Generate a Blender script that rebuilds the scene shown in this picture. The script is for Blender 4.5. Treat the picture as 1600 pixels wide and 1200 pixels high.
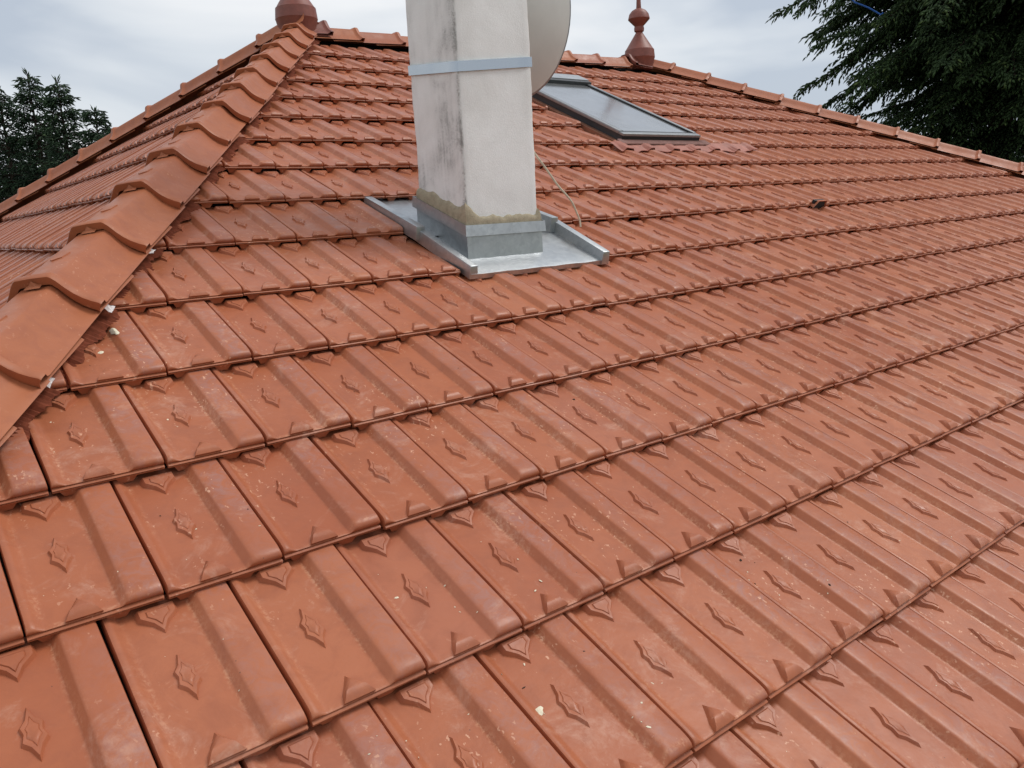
import bpy, bmesh, math, random
import numpy as np
from mathutils import Vector, Matrix, noise

random.seed(7)
rng = np.random.default_rng(7)
for o in list(bpy.data.objects):
    bpy.data.objects.remove(o)
scene = bpy.context.scene
COL = scene.collection

# ------------------------------------------------------------------ camera
CAM = np.array([-0.50948541, -1.68124109, 0.47843445])
MR = np.array([[0.78142135, -0.17106327, 0.60009835],
               [-0.6217423, -0.13164077, 0.7720798],
               [-0.05307709, -0.97642617, -0.20922418]])   # columns: right, down, forward
FPX = 1253.4
cd = bpy.data.cameras.new('camera')
cam = bpy.data.objects.new('camera', cd)
COL.objects.link(cam)
cd.sensor_fit = 'HORIZONTAL'
cd.sensor_width = 36.0
cd.lens = FPX / 1600.0 * 36.0
cd.clip_start = 0.05
cd.clip_end = 3000
mw = Matrix.Identity(4)
for i in range(3):
    mw[i][0] = MR[i, 0]
    mw[i][1] = -MR[i, 1]
    mw[i][2] = -MR[i, 2]
    mw[i][3] = CAM[i]
cam.matrix_world = mw
scene.camera = cam
scene.render.resolution_x = 1024
scene.render.resolution_y = 768

# ------------------------------------------------------------------ sky and sun (overcast)
SUN_EL, SUN_AZ = 54.0, 108.0           # azimuth measured from +Y towards +X
world = bpy.data.worlds.new('World')
scene.world = world
world.use_nodes = True
nt = world.node_tree
for n in list(nt.nodes):
    nt.nodes.remove(n)
def wn(t, **k):
    n = nt.nodes.new(t)
    for a, b in k.items():
        setattr(n, a, b)
    return n
wout = wn('ShaderNodeOutputWorld')
sky = wn('ShaderNodeTexSky', sky_type='NISHITA', sun_disc=False)
sky.sun_elevation = math.radians(SUN_EL)
sky.sun_rotation = math.radians(SUN_AZ)
sky.air_density = 1.0
sky.dust_density = 2.0
bg1 = wn('ShaderNodeBackground')
bg1.inputs['Strength'].default_value = 0.085
nt.links.new(sky.outputs[0], bg1.inputs['Color'])
tc = wn('ShaderNodeTexCoord')
mp = wn('ShaderNodeMapping')
mp.inputs['Scale'].default_value = (1.0, 1.0, 2.6)
mp.inputs['Location'].default_value = (0.35, 0.2, 0.1)
nt.links.new(tc.outputs['Generated'], mp.inputs['Vector'])
nz = wn('ShaderNodeTexNoise')
nz.inputs['Scale'].default_value = 2.3
nz.inputs['Detail'].default_value = 5.0
nz.inputs['Roughness'].default_value = 0.45
nz.inputs['Distortion'].default_value = 0.35
nt.links.new(mp.outputs[0], nz.inputs['Vector'])
cr = wn('ShaderNodeValToRGB')
cr.color_ramp.elements[0].position = 0.40
cr.color_ramp.elements[0].color = (0.48, 0.535, 0.615, 1)
cr.color_ramp.elements[1].position = 0.63
cr.color_ramp.elements[1].color = (0.86, 0.87, 0.88, 1)
e = cr.color_ramp.elements.new(0.5)
e.color = (0.67, 0.71, 0.755, 1)
nt.links.new(nz.outputs['Fac'], cr.inputs[0])
bg2 = wn('ShaderNodeBackground')
bg2.inputs['Strength'].default_value = 1.0
nt.links.new(cr.outputs[0], bg2.inputs['Color'])
mx = wn('ShaderNodeMixShader')
mx.inputs[0].default_value = 0.86
nt.links.new(bg1.outputs[0], mx.inputs[1])
nt.links.new(bg2.outputs[0], mx.inputs[2])
nt.links.new(mx.outputs[0], wout.inputs[0])

sd = bpy.data.lights.new('sun', 'SUN')
sd.energy = 1.5
sd.angle = math.radians(22)
sd.color = (1.0, 0.965, 0.92)
sun = bpy.data.objects.new('sun', sd)
COL.objects.link(sun)
el, az = math.radians(SUN_EL), math.radians(SUN_AZ)
sdir = Vector((math.sin(az) * math.cos(el), math.cos(az) * math.cos(el), math.sin(el)))
sun.rotation_euler = sdir.to_track_quat('Z', 'Y').to_euler()
sun.location = (0, 0, 30)

vs = scene.view_settings
vs.view_transform = 'Standard'
vs.look = 'None'
vs.exposure = 0.20
vs.gamma = 1.0
vs.use_curve_mapping = False
scene.render.engine = 'CYCLES'

# ------------------------------------------------------------------ roof frame
TH = math.radians(24.437985)
CT, ST = math.cos(TH), math.sin(TH)
W, L = 0.21, 0.33646
VR = 4.2                       # ridge
UA, S1 = 2.040, 0.640          # near-left hip: u = UA - S1*(VR-v)
UB, S2 = 5.72, 0.605           # right hip
GZ = -5.2                      # ground level

def RW(u, v, n=0.0):
    return np.array([u, v * CT - n * ST, v * ST + n * CT])
def raydir(x, y):
    return MR @ np.array([(x - 800) / FPX, (y - 600) / FPX, 1.0])
def proj(P):
    c = (np.asarray(P, float) - CAM) @ MR
    return np.array([800 + FPX * c[..., 0] / c[..., 2], 600 + FPX * c[..., 1] / c[..., 2]])
def unit(a):
    a = np.asarray(a, float)
    return a / np.linalg.norm(a)

A1 = RW(UA, VR)
A2 = RW(UB, VR)
D1 = unit([-S1, -CT, -ST])           # near-left hip, downwards
D2 = unit([-0.691, 1.0, -0.468])     # far-left hip
D3 = unit([S2, -CT, -ST])            # near-right hip
D4 = unit([0.66, 1.0, -0.468])       # far-right hip

# ------------------------------------------------------------------ materials
def mat(name):
    m = bpy.data.materials.new(name)
    m.use_nodes = True
    t = m.node_tree
    b = t.nodes['Principled BSDF']
    return m, t, b
def N(t, typ, ins=None, **k):
    n = t.nodes.new(typ)
    for a, b in k.items():
        setattr(n, a, b)
    if ins:
        for a, b in ins.items():
            if hasattr(b, 'is_linked') or b.__class__.__name__.startswith('NodeSocket'):
                t.links.new(b, n.inputs[a])
            else:
                n.inputs[a].default_value = b
    return n
def ramp(t, fac, stops):
    r = t.nodes.new('ShaderNodeValToRGB')
    el = r.color_ramp.elements
    while len(el) > 1:
        el.remove(el[-1])
    el[0].position = stops[0][0]
    c = stops[0][1]
    el[0].color = (c, c, c, 1) if not hasattr(c, '__len__') else (*c, 1)
    for p, c in stops[1:]:
        x = el.new(p)
        x.color = (c, c, c, 1) if not hasattr(c, '__len__') else (*c, 1)
    t.links.new(fac, r.inputs[0])
    return r.outputs[0]
def mixc(t, f, a, b, mode='MIX'):
    m = t.nodes.new('ShaderNodeMix')
    m.data_type = 'RGBA'
    m.blend_type = mode
    for s, v in ((m.inputs[0], f), (m.inputs[6], a), (m.inputs[7], b)):
        if hasattr(v, 'node'):
            t.links.new(v, s)
        else:
            s.default_value = v if not (hasattr(v, '__len__') and len(v) == 3) else (*v, 1)
    return m.outputs[2]
def mth(t, op, a, b=None):
    m = t.nodes.new('ShaderNodeMath')
    m.operation = op
    for i, v in enumerate((a, b)):
        if v is None:
            continue
        if hasattr(v, 'node'):
            t.links.new(v, m.inputs[i])
        else:
            m.inputs[i].default_value = v
    return m.outputs[0]
def noise_tex(t, vec, scale, detail=4, rough=0.55, dist=0.0):
    n = N(t, 'ShaderNodeTexNoise', {'Scale': scale, 'Detail': detail, 'Roughness': rough, 'Distortion': dist})
    t.links.new(vec, n.inputs['Vector'])
    return n.outputs['Fac']

def clay_material(name, per_object, cols, wear_on=True, speck=1.0, rough=0.40):
    m, t, b = mat(name)
    geo = t.nodes.new('ShaderNodeNewGeometry')
    P = geo.outputs['Position']
    if per_object:
        rnd = t.nodes.new('ShaderNodeObjectInfo').outputs['Random']
    else:
        rnd = N(t, 'ShaderNodeAttribute', attribute_name='tone').outputs['Fac']
    base = ramp(t, rnd, cols)
    big = noise_tex(t, P, 5.0, 4, 0.6, 0.4)
    base = mixc(t, ramp(t, big, [(0.42, 0.0), (0.72, 0.40)]), base, (0.470, 0.158, 0.075))
    mid = noise_tex(t, P, 17.0, 5, 0.62, 0.6)
    base = mixc(t, ramp(t, mid, [(0.45, 0.0), (0.72, 0.60)]), base, (0.315, 0.098, 0.050))
    if wear_on:
        wr = N(t, 'ShaderNodeAttribute', attribute_name='wear').outputs['Fac']
        wn_ = noise_tex(t, P, 30.0, 6, 0.7, 1.2)
        lowf = noise_tex(t, P, 4.0, 2, 0.5)
        f = mth(t, 'MULTIPLY', wr, ramp(t, wn_, [(0.42, 0.0), (0.66, 0.90)]))
        f = mth(t, 'MULTIPLY', f, ramp(t, lowf, [(0.36, 0.25), (0.58, 1.0)]))
        base = mixc(t, f, base, (0.36, 0.165, 0.130))
        # pale dusty film in places
        dust = mth(t, 'MULTIPLY', ramp(t, noise_tex(t, P, 8.0, 6, 0.72, 0.8), [(0.54, 0.0), (0.72, 0.72)]),
                   ramp(t, noise_tex(t, P, 60.0, 3, 0.7), [(0.35, 0.2), (0.6, 1.0)]))
        base = mixc(t, dust, base, (0.56, 0.30, 0.21))
        da = N(t, 'ShaderNodeAttribute', attribute_name='dust').outputs['Fac']
        dl = mth(t, 'MULTIPLY', da, mth(t, 'MULTIPLY', ramp(t, noise_tex(t, P, 120.0, 3, 0.7), [(0.45, 0.0), (0.62, 0.8)]),
                                        ramp(t, noise_tex(t, P, 7.0, 2, 0.5), [(0.40, 0.1), (0.62, 1.0)])))
        base = mixc(t, dl, base, (0.64, 0.32, 0.185))
    # scuffs and pale chips: small stretched cells
    mpn = N(t, 'ShaderNodeMapping')
    mpn.inputs['Rotation'].default_value = (0, 0, 0.5)
    mpn.inputs['Scale'].default_value = (1.0, 0.42, 0.6)
    t.links.new(P, mpn.inputs['Vector'])
    vo = N(t, 'ShaderNodeTexVoronoi', {'Scale': 95.0, 'Randomness': 1.0}, feature='F1')
    wob = noise_tex(t, P, 140.0, 2, 0.5)
    va = t.nodes.new('ShaderNodeVectorMath')
    va.operation = 'SCALE'
    va.inputs['Scale'].default_value = 0.018
    t.links.new(N(t, 'ShaderNodeTexNoise', {'Scale': 110.0, 'Vector': P}).outputs['Color'], va.inputs[0])
    vb = t.nodes.new('ShaderNodeVectorMath')
    vb.operation = 'ADD'
    t.links.new(mpn.outputs[0], vb.inputs[0])
    t.links.new(va.outputs[0], vb.inputs[1])
    t.links.new(vb.outputs[0], vo.inputs['Vector'])
    vs_ = N(t, 'ShaderNodeSeparateColor', {'Color': vo.outputs['Color']}).outputs[0]
    chip = mth(t, 'MULTIPLY', ramp(t, vo.outputs['Distance'], [(0.16, 1.0), (0.26, 0.0)]),
               ramp(t, vs_, [(0.60, 0.0), (0.64, 1.0)]))
    dens = ramp(t, noise_tex(t, P, 3.4, 3, 0.6), [(0.44, 0.0), (0.62, 1.0)])
    chip = mth(t, 'MULTIPLY', mth(t, 'MULTIPLY', chip, dens), 0.85 * speck)
    base = mixc(t, chip, base, (0.72, 0.40, 0.26))
    # dark specks
    vd = N(t, 'ShaderNodeTexVoronoi', {'Scale': 42.0, 'Vector': P}, feature='F1')
    vds = N(t, 'ShaderNodeSeparateColor', {'Color': vd.outputs['Color']}).outputs[1]
    dk = mth(t, 'MULTIPLY', ramp(t, vd.outputs['Distance'], [(0.035, 1.0), (0.06, 0.0)]),
             ramp(t, vds, [(0.90, 0.0), (0.92, 0.8)]))
    base = mixc(t, dk, base, (0.10, 0.05, 0.035))
    t.links.new(base, b.inputs['Base Color'])
    rr = ramp(t, noise_tex(t, P, 12.0, 4, 0.6), [(0.3, rough - 0.08), (0.7, rough + 0.14)])
    t.links.new(rr, b.inputs['Roughness'])
    b.inputs['Specular IOR Level'].default_value = 0.32
    bp = N(t, 'ShaderNodeBump', {'Strength': 0.22, 'Distance': 0.0022})
    hh = mth(t, 'ADD', noise_tex(t, P, 85.0, 4, 0.6), mth(t, 'MULTIPLY', noise_tex(t, P, 22.0, 2, 0.5), 1.6))
    t.links.new(hh, bp.inputs['Height'])
    t.links.new(bp.outputs[0], b.inputs['Normal'])
    return m

TILE_COLS = [(0.0, (0.365, 0.104, 0.047)), (0.25, (0.425, 0.134, 0.060)), (0.5, (0.390, 0.117, 0.052)), (0.75, (0.440, 0.144, 0.064)), (1.0, (0.400, 0.130, 0.068))]
M_TILE = clay_material('clay_tile', True, TILE_COLS)
M_TILE_J = clay_material('clay_tile_joined', False, TILE_COLS)
CAP_COLS = [(0.0, (0.365, 0.112, 0.048)), (0.5, (0.420, 0.140, 0.061)), (0.8, (0.390, 0.125, 0.054)), (1.0, (0.360, 0.120, 0.070))]
M_CAP = clay_material('clay_ridge', True, CAP_COLS, wear_on=False, speck=0.35, rough=0.46)

def simple(name, col, rough=0.6, metal=0.0, nscale=30.0, var=0.25, bump=0.0, spec=0.5):
    m, t, b = mat(name)
    P = t.nodes.new('ShaderNodeNewGeometry').outputs['Position']
    nf = noise_tex(t, P, nscale, 5, 0.6, 0.3)
    c0 = tuple(max(0, x * (1 - var)) for x in col)
    c1 = tuple(min(1, x * (1 + var)) for x in col)
    t.links.new(ramp(t, nf, [(0.3, c0), (0.7, c1)]), b.inputs['Base Color'])
    b.inputs['Roughness'].default_value = rough
    b.inputs['Metallic'].default_value = metal
    b.inputs['Specular IOR Level'].default_value = spec
    if bump:
        bp = N(t, 'ShaderNodeBump', {'Strength': 0.5, 'Distance': bump})
        t.links.new(noise_tex(t, P, nscale * 3, 4, 0.65), bp.inputs['Height'])
        t.links.new(bp.outputs[0], b.inputs['Normal'])
    return m

M_FINIAL = simple('painted_finial', (0.225, 0.068, 0.046), 0.5, 0.0, 24, 0.16)
M_DECK = simple('roof_underlay', (0.035, 0.026, 0.022), 0.9, 0, 12, 0.3)
M_ROLL = simple('ridge_roll', (0.20, 0.052, 0.026), 0.85, 0.0, 60, 0.3, 0.0, 0.15)
M_WALL = simple('house_plaster', (0.62, 0.58, 0.50), 0.9, 0, 6, 0.08, 0.002)
M_MORTAR = simple('mortar', (0.36, 0.305, 0.215), 0.95, 0, 50, 0.20, 0.004, 0.2)
M_DARKMET = simple('dark_aluminium', (0.055, 0.058, 0.062), 0.45, 0.3, 20, 0.15)
M_ALU = simple('pale_aluminium', (0.42, 0.43, 0.44), 0.42, 0.75, 25, 0.12)
M_FRAME = simple('grey_aluminium', (0.30, 0.31, 0.315), 0.4, 0.6, 25, 0.12)
M_BLACK = simple('black_rubber_and_mouth_shade', (0.012, 0.012, 0.013), 0.7, 0, 20, 0.2)
M_APRON = simple('apron_sheet', (0.36, 0.120, 0.080), 0.55, 0, 14, 0.22)
M_PLEAT = simple('pleated_apron', (0.42, 0.24, 0.20), 0.5, 0.1, 40, 0.2)
M_SIDE = simple('side_gutter_flashing', (0.25, 0.105, 0.060), 0.5, 0.1, 20, 0.2)
M_CABLE = simple('white_cable', (0.62, 0.55, 0.42), 0.55, 0, 60, 0.15)
M_ROPE = simple('blue_rope', (0.015, 0.09, 0.34), 0.7, 0, 60, 0.2)
M_DISH = simple('dish_paint', (0.58, 0.595, 0.56), 0.42, 0.0, 5, 0.05)
M_BLOB = simple('dried_mastic', (0.78, 0.70, 0.52), 0.8, 0, 90, 0.15, 0.003)
M_FOIL = simple('foil_scrap', (0.74, 0.68, 0.66), 0.4, 0.2, 120, 0.25, 0.003)
M_BARK = simple('spruce_bark', (0.060, 0.042, 0.032), 0.95, 0, 14, 0.45, 0.02, 0.2)

def zinc_material():
    m, t, b = mat('galvanised_sheet')
    P = t.nodes.new('ShaderNodeNewGeometry').outputs['Position']
    nf = noise_tex(t, P, 14.0, 6, 0.68, 0.8)
    vo = N(t, 'ShaderNodeTexVoronoi', {'Scale': 70.0, 'Vector': P}, feature='F1')
    sp = N(t, 'ShaderNodeSeparateColor', {'Color': vo.outputs['Color']}).outputs[0]
    f = mth(t, 'ADD', mth(t, 'MULTIPLY', nf, 0.8), mth(t, 'MULTIPLY', sp, 0.2))
    t.links.new(ramp(t, f, [(0.3, (0.42, 0.44, 0.455)), (0.55, (0.50, 0.52, 0.53)), (0.75, (0.58, 0.595, 0.60))]), b.inputs['Base Color'])
    t.links.new(ramp(t, nf, [(0.3, 0.48), (0.7, 0.30)]), b.inputs['Roughness'])
    b.inputs['Metallic'].default_value = 0.9
    bp = N(t, 'ShaderNodeBump', {'Strength': 0.35, 'Distance': 0.004})
    t.links.new(noise_tex(t, P, 9.0, 3, 0.5), bp.inputs['Height'])
    t.links.new(bp.outputs[0], b.inputs['Normal'])
    return m
M_ZINC = zinc_material()

def strap_material():
    m, t, b = mat('steel_strap')
    b.inputs['Base Color'].default_value = (0.46, 0.49, 0.52, 1)
    b.inputs['Metallic'].default_value = 1.0
    b.inputs['Roughness'].default_value = 0.14
    P = t.nodes.new('ShaderNodeNewGeometry').outputs['Position']
    bp = N(t, 'ShaderNodeBump', {'Strength': 0.3, 'Distance': 0.004})
    t.links.new(noise_tex(t, P, 7.0, 2, 0.5), bp.inputs['Height'])
    t.links.new(bp.outputs[0], b.inputs['Normal'])
    return m
M_STRAP = strap_material()

def chimney_material():
    m, t, b = mat('weathered_render')
    g = t.nodes.new('ShaderNodeNewGeometry')
    P = g.outputs['Position']
    sep = N(t, 'ShaderNodeSeparateXYZ', {'Vector': P})
    X, Y, Z = sep.outputs
    base = ramp(t, noise_tex(t, P, 9.0, 5, 0.6, 0.4), [(0.3, (0.85, 0.845, 0.82)), (0.7, (0.91, 0.91, 0.89))])
    # soot and lichen: more on the west side, near the arrises and near the foot
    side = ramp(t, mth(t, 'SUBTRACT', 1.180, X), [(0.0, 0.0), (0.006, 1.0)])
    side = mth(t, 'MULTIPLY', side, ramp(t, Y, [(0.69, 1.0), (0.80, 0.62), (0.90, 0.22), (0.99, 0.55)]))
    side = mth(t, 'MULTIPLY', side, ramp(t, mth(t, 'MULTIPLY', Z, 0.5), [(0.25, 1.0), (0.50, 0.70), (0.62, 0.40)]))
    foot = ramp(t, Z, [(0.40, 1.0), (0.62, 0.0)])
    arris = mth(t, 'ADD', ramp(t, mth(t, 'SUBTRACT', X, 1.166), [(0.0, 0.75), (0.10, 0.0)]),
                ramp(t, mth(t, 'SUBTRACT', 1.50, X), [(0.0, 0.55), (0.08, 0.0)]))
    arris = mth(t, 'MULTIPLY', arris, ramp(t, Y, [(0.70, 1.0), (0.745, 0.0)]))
    low = noise_tex(t, P, 6.0, 4, 0.6, 0.5)
    streak = N(t, 'ShaderNodeMapping')
    streak.inputs['Scale'].default_value = (26, 26, 2.2)
    t.links.new(P, streak.inputs['Vector'])
    st = noise_tex(t, streak.outputs[0], 1.0, 4, 0.6)
    stain = ramp(t, mth(t, 'ADD', mth(t, 'MULTIPLY', st, 0.6), mth(t, 'MULTIPLY', low, 0.4)), [(0.38, 0.05), (0.62, 1.0)])
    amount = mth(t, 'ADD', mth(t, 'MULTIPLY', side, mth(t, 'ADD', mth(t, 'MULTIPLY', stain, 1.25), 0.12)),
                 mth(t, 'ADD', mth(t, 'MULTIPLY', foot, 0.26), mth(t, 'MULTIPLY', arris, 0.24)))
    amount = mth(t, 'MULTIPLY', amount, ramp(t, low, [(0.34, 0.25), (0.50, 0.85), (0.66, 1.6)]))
    fine = noise_tex(t, P, 420.0, 3, 0.65)
    fine2 = noise_tex(t, P, 170.0, 4, 0.7)
    ff = mth(t, 'ADD', mth(t, 'MULTIPLY', fine, 0.65), mth(t, 'MULTIPLY', fine2, 0.35))
    thr = mth(t, 'ADD', ff, mth(t, 'MULTIPLY', amount, 0.24))
    dots = ramp(t, thr, [(0.64, 0.0), (0.72, 1.0)])
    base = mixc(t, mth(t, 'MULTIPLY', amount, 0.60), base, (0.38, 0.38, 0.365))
    base = mixc(t, ramp(t, noise_tex(t, P, 3.2, 5, 0.65, 0.8), [(0.45, 0.0), (0.75, 0.35)]), base, (0.60, 0.59, 0.555))
    base = mixc(t, mth(t, 'MULTIPLY', dots, 0.50), base, (0.23, 0.23, 0.22))
    # brown line along the worn arris
    ar = mth(t, 'MULTIPLY', ramp(t, mth(t, 'ABSOLUTE', mth(t, 'SUBTRACT', X, 1.170)), [(0.0, 0.8), (0.012, 0.0)]),
             ramp(t, fine2, [(0.4, 0.1), (0.6, 1.0)]))
    ar = mth(t, 'MULTIPLY', ar, ramp(t, Y, [(0.69, 1.0), (0.706, 0.0)]))
    ar = mth(t, 'MULTIPLY', ar, ramp(t, noise_tex(t, P, 11.0, 4, 0.7), [(0.42, 0.05), (0.60, 1.0)]))
    base = mixc(t, ar, base, (0.13, 0.115, 0.10))
    t.links.new(base, b.inputs['Base Color'])
    b.inputs['Roughness'].default_value = 0.95
    b.inputs['Specular IOR Level'].default_value = 0.2
    bp = N(t, 'ShaderNodeBump', {'Strength': 0.30, 'Distance': 0.004})
    hh = mth(t, 'ADD', mth(t, 'MULTIPLY', fine, 0.6), mth(t, 'ADD', fine2, mth(t, 'MULTIPLY', low, 2.0)))
    t.links.new(hh, bp.inputs['Height'])
    t.links.new(bp.outputs[0], b.inputs['Normal'])
    return m
M_CHIM = chimney_material()

def glass_material():
    m, t, b = mat('skylight_glass')
    P = t.nodes.new('ShaderNodeNewGeometry').outputs['Position']
    t.links.new(ramp(t, noise_tex(t, P, 7.0, 5, 0.7, 0.5), [(0.35, (0.15, 0.15, 0.15)), (0.7, (0.22, 0.22, 0.215))]), b.inputs['Base Color'])
    t.links.new(ramp(t, noise_tex(t, P, 5.0, 4, 0.6), [(0.35, 0.12), (0.7, 0.30)]), b.inputs['Roughness'])
    b.inputs['IOR'].default_value = 1.5
    b.inputs['Coat Weight'].default_value = 1.0
    b.inputs['Coat Roughness'].default_value = 0.14
    return m
M_GLASS = glass_material()

def foliage_material(name, dark, light, tip):
    m, t, b = mat(name)
    P = t.nodes.new('ShaderNodeNewGeometry').outputs['Position']
    at = N(t, 'ShaderNodeAttribute', attribute_name='tone').outputs['Fac']
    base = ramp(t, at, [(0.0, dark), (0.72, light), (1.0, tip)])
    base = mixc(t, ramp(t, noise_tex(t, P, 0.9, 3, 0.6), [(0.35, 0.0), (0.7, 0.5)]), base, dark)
    t.links.new(base, b.inputs['Base Color'])
    b.inputs['Roughness'].default_value = 0.62
    b.inputs['Specular IOR Level'].default_value = 0.25
    return m
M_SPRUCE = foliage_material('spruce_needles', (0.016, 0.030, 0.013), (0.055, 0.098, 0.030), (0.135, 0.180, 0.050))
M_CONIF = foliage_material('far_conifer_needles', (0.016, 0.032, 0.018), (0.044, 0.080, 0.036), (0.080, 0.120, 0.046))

def ground_material():
    m, t, b = mat('garden_grass')
    P = t.nodes.new('ShaderNodeNewGeometry').outputs['Position']
    f = noise_tex(t, P, 0.35, 6, 0.65, 0.3)
    t.links.new(ramp(t, f, [(0.3, (0.035, 0.060, 0.018)), (0.55, (0.055, 0.085, 0.028)), (0.75, (0.095, 0.095, 0.045))]), b.inputs['Base Color'])
    b.inputs['Roughness'].default_value = 0.95
    return m
M_GROUND = ground_material()

# ------------------------------------------------------------------ object helpers
def new_mesh(name, verts, faces, sharp=40, smooth=True):
    me = bpy.data.meshes.new(name)
    me.from_pydata([tuple(map(float, v)) for v in verts], [], [tuple(map(int, f)) for f in faces])
    me.update()
    if smooth:
        me.polygons.foreach_set('use_smooth', [True] * len(me.polygons))
        me.set_sharp_from_angle(angle=math.radians(sharp))
    return me
def add(name, me, m, parent=None, label=None, cat=None, group=None, kind=None):
    o = bpy.data.objects.new(name, me)
    COL.objects.link(o)
    if me is not None and m is not None and len(me.materials) == 0:
        me.materials.append(m)
    if parent is not None:
        o.parent = parent
        o.matrix_parent_inverse = parent.matrix_basis.inverted()
    if label: o['label'] = label
    if cat: o['category'] = cat
    if group: o['group'] = group
    if kind: o['kind'] = kind
    return o
def empty(name, loc, label=None, cat=None, group=None):
    o = add(name, None, None, None, label, cat, group)
    o.location = tuple(map(float, loc))
    return o

class MB:
    """collects simple solids"""
    def __init__(s):
        s.v, s.f = [], []
    def poly(s, pts, faces):
        b = len(s.v)
        s.v += [np.asarray(p, float) for p in pts]
        s.f += [tuple(b + i for i in f) for f in faces]
    def hexa(s, p):      # 8 corners: bottom 4 (ccw from above), top 4
        s.poly(p, [(3, 2, 1, 0), (4, 5, 6, 7), (0, 1, 5, 4), (1, 2, 6, 5), (2, 3, 7, 6), (3, 0, 4, 7)])
    def box(s, x0, x1, y0, y1, z0, z1, T=None):
        p = [(x0, y0, z0), (x1, y0, z0), (x1, y1, z0), (x0, y1, z0), (x0, y0, z1), (x1, y0, z1), (x1, y1, z1), (x0, y1, z1)]
        s.hexa([T(*q) if T else np.array(q) for q in p])
    def tube(s, pts, r, k=6, cap=True):
        pts = [np.asarray(p, float) for p in pts]
        rs = r if hasattr(r, '__len__') else [r] * len(pts)
        b = len(s.v)
        ref = np.array([0, 0, 1.0])
        for i, p in enumerate(pts):
            d = unit(pts[min(i + 1, len(pts) - 1)] - pts[max(i - 1, 0)])
            a = np.cross(d, ref)
            if np.linalg.norm(a) < 1e-3:
                a = np.cross(d, np.array([1.0, 0, 0]))
            a = unit(a)
            c = np.cross(d, a)
            for j in range(k):
                an = 2 * math.pi * j / k
                s.v.append(p + rs[i] * (math.cos(an) * a + math.sin(an) * c))
        for i in range(len(pts) - 1):
            for j in range(k):
                s.f.append((b + i * k + j, b + i * k + (j + 1) % k, b + (i + 1) * k + (j + 1) % k, b + (i + 1) * k + j))
        if cap:
            s.f.append(tuple(b + j for j in reversed(range(k))))
            s.f.append(tuple(b + (len(pts) - 1) * k + j for j in range(k)))
    def lathe(s, prof, c, k=28):
        b = len(s.v)
        for r, z in prof:
            for j in range(k):
                an = 2 * math.pi * j / k
                s.v.append(np.array([c[0] + r * math.cos(an), c[1] + r * math.sin(an), c[2] + z]))
        for i in range(len(prof) - 1):
            for j in range(k):
                s.f.append((b + i * k + j, b + i * k + (j + 1) % k, b + (i + 1) * k + (j + 1) % k, b + (i + 1) * k + j))
        s.f.append(tuple(b + (len(prof) - 1) * k + j for j in range(k)))
    def mesh(s, name, sharp=35, smooth=True, bevel=0.0):
        me = new_mesh(name, s.v, s.f, sharp, smooth)
        if bevel:
            bm = bmesh.new()
            bm.from_mesh(me)
            bmesh.ops.bevel(bm, geom=[e for e in bm.edges if len(e.link_faces) == 2 and e.calc_face_angle(0) > 0.6],
                            offset=bevel, segments=2, profile=0.6, affect='EDGES', clamp_overlap=True)
            bm.to_mesh(me)
            bm.free()
            me.polygons.foreach_set('use_smooth', [True] * len(me.polygons))
            me.set_sharp_from_angle(angle=math.radians(50))
        return me

# ------------------------------------------------------------------ ground and house body
gm = new_mesh('ground', [(-600, -600, GZ), (600, -600, GZ), (600, 600, GZ), (-600, 600, GZ)], [(0, 1, 2, 3)])
add('ground', gm, M_GROUND, kind='structure')

house = empty('house', (3.9, 3.8, GZ), 'house with a hipped roof of orange-red clay interlocking tiles', 'house')
VE = -2.70                                        # eave of the main slope
tE = (VR - VE)
def hip_pt(A, D, z):                              # point on a hip at height z
    return A + D * ((z - A[2]) / D[2])
ZE = RW(0, VE)[2]
c1, c2, c3, c4 = (hip_pt(A1, D1, ZE), hip_pt(A1, D2, ZE), hip_pt(A2, D3, ZE), hip_pt(A2, D4, ZE))
def deck(name, pts, label):
    pts = [np.asarray(p, float) for p in pts]
    nn = unit(np.cross(pts[1] - pts[0], pts[2] - pts[0]))
    if nn[2] < 0:
        nn = -nn
        pts = pts[::-1]
    top = [p - nn * 0.045 for p in pts]
    bot = [p - nn * 0.10 for p in pts]
    k = len(pts)
    f = [tuple(range(k)), tuple(range(2 * k - 1, k - 1, -1))]
    f += [(i, k + i, k + (i + 1) % k, (i + 1) % k)[::-1] for i in range(k)]
    return add(name, new_mesh(name, top + bot, f, smooth=False), M_DECK, house, label)
main_deck = deck('roof_slope', [c1, c3, A2, A1], 'broad front slope carrying rows of clay tiles')
left_deck = deck('hip_slope', [c2, c1, A1], 'narrow hip end slope seen at a shallow angle')
deck('hip_slope', [c3, c4, A2], None)
deck('roof_slope', [c4, c2, A1, A2], None)
b = MB()
x0, x1 = min(c1[0], c2[0]) + 0.55, max(c3[0], c4[0]) - 0.55
y0, y1 = c1[1] + 0.55, min(c2[1], c4[1]) - 0.55
b.box(x0, x1, y0, y1, GZ, ZE + 0.02)
add('wall', b.mesh('wall', smooth=False), M_WALL, house)

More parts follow.
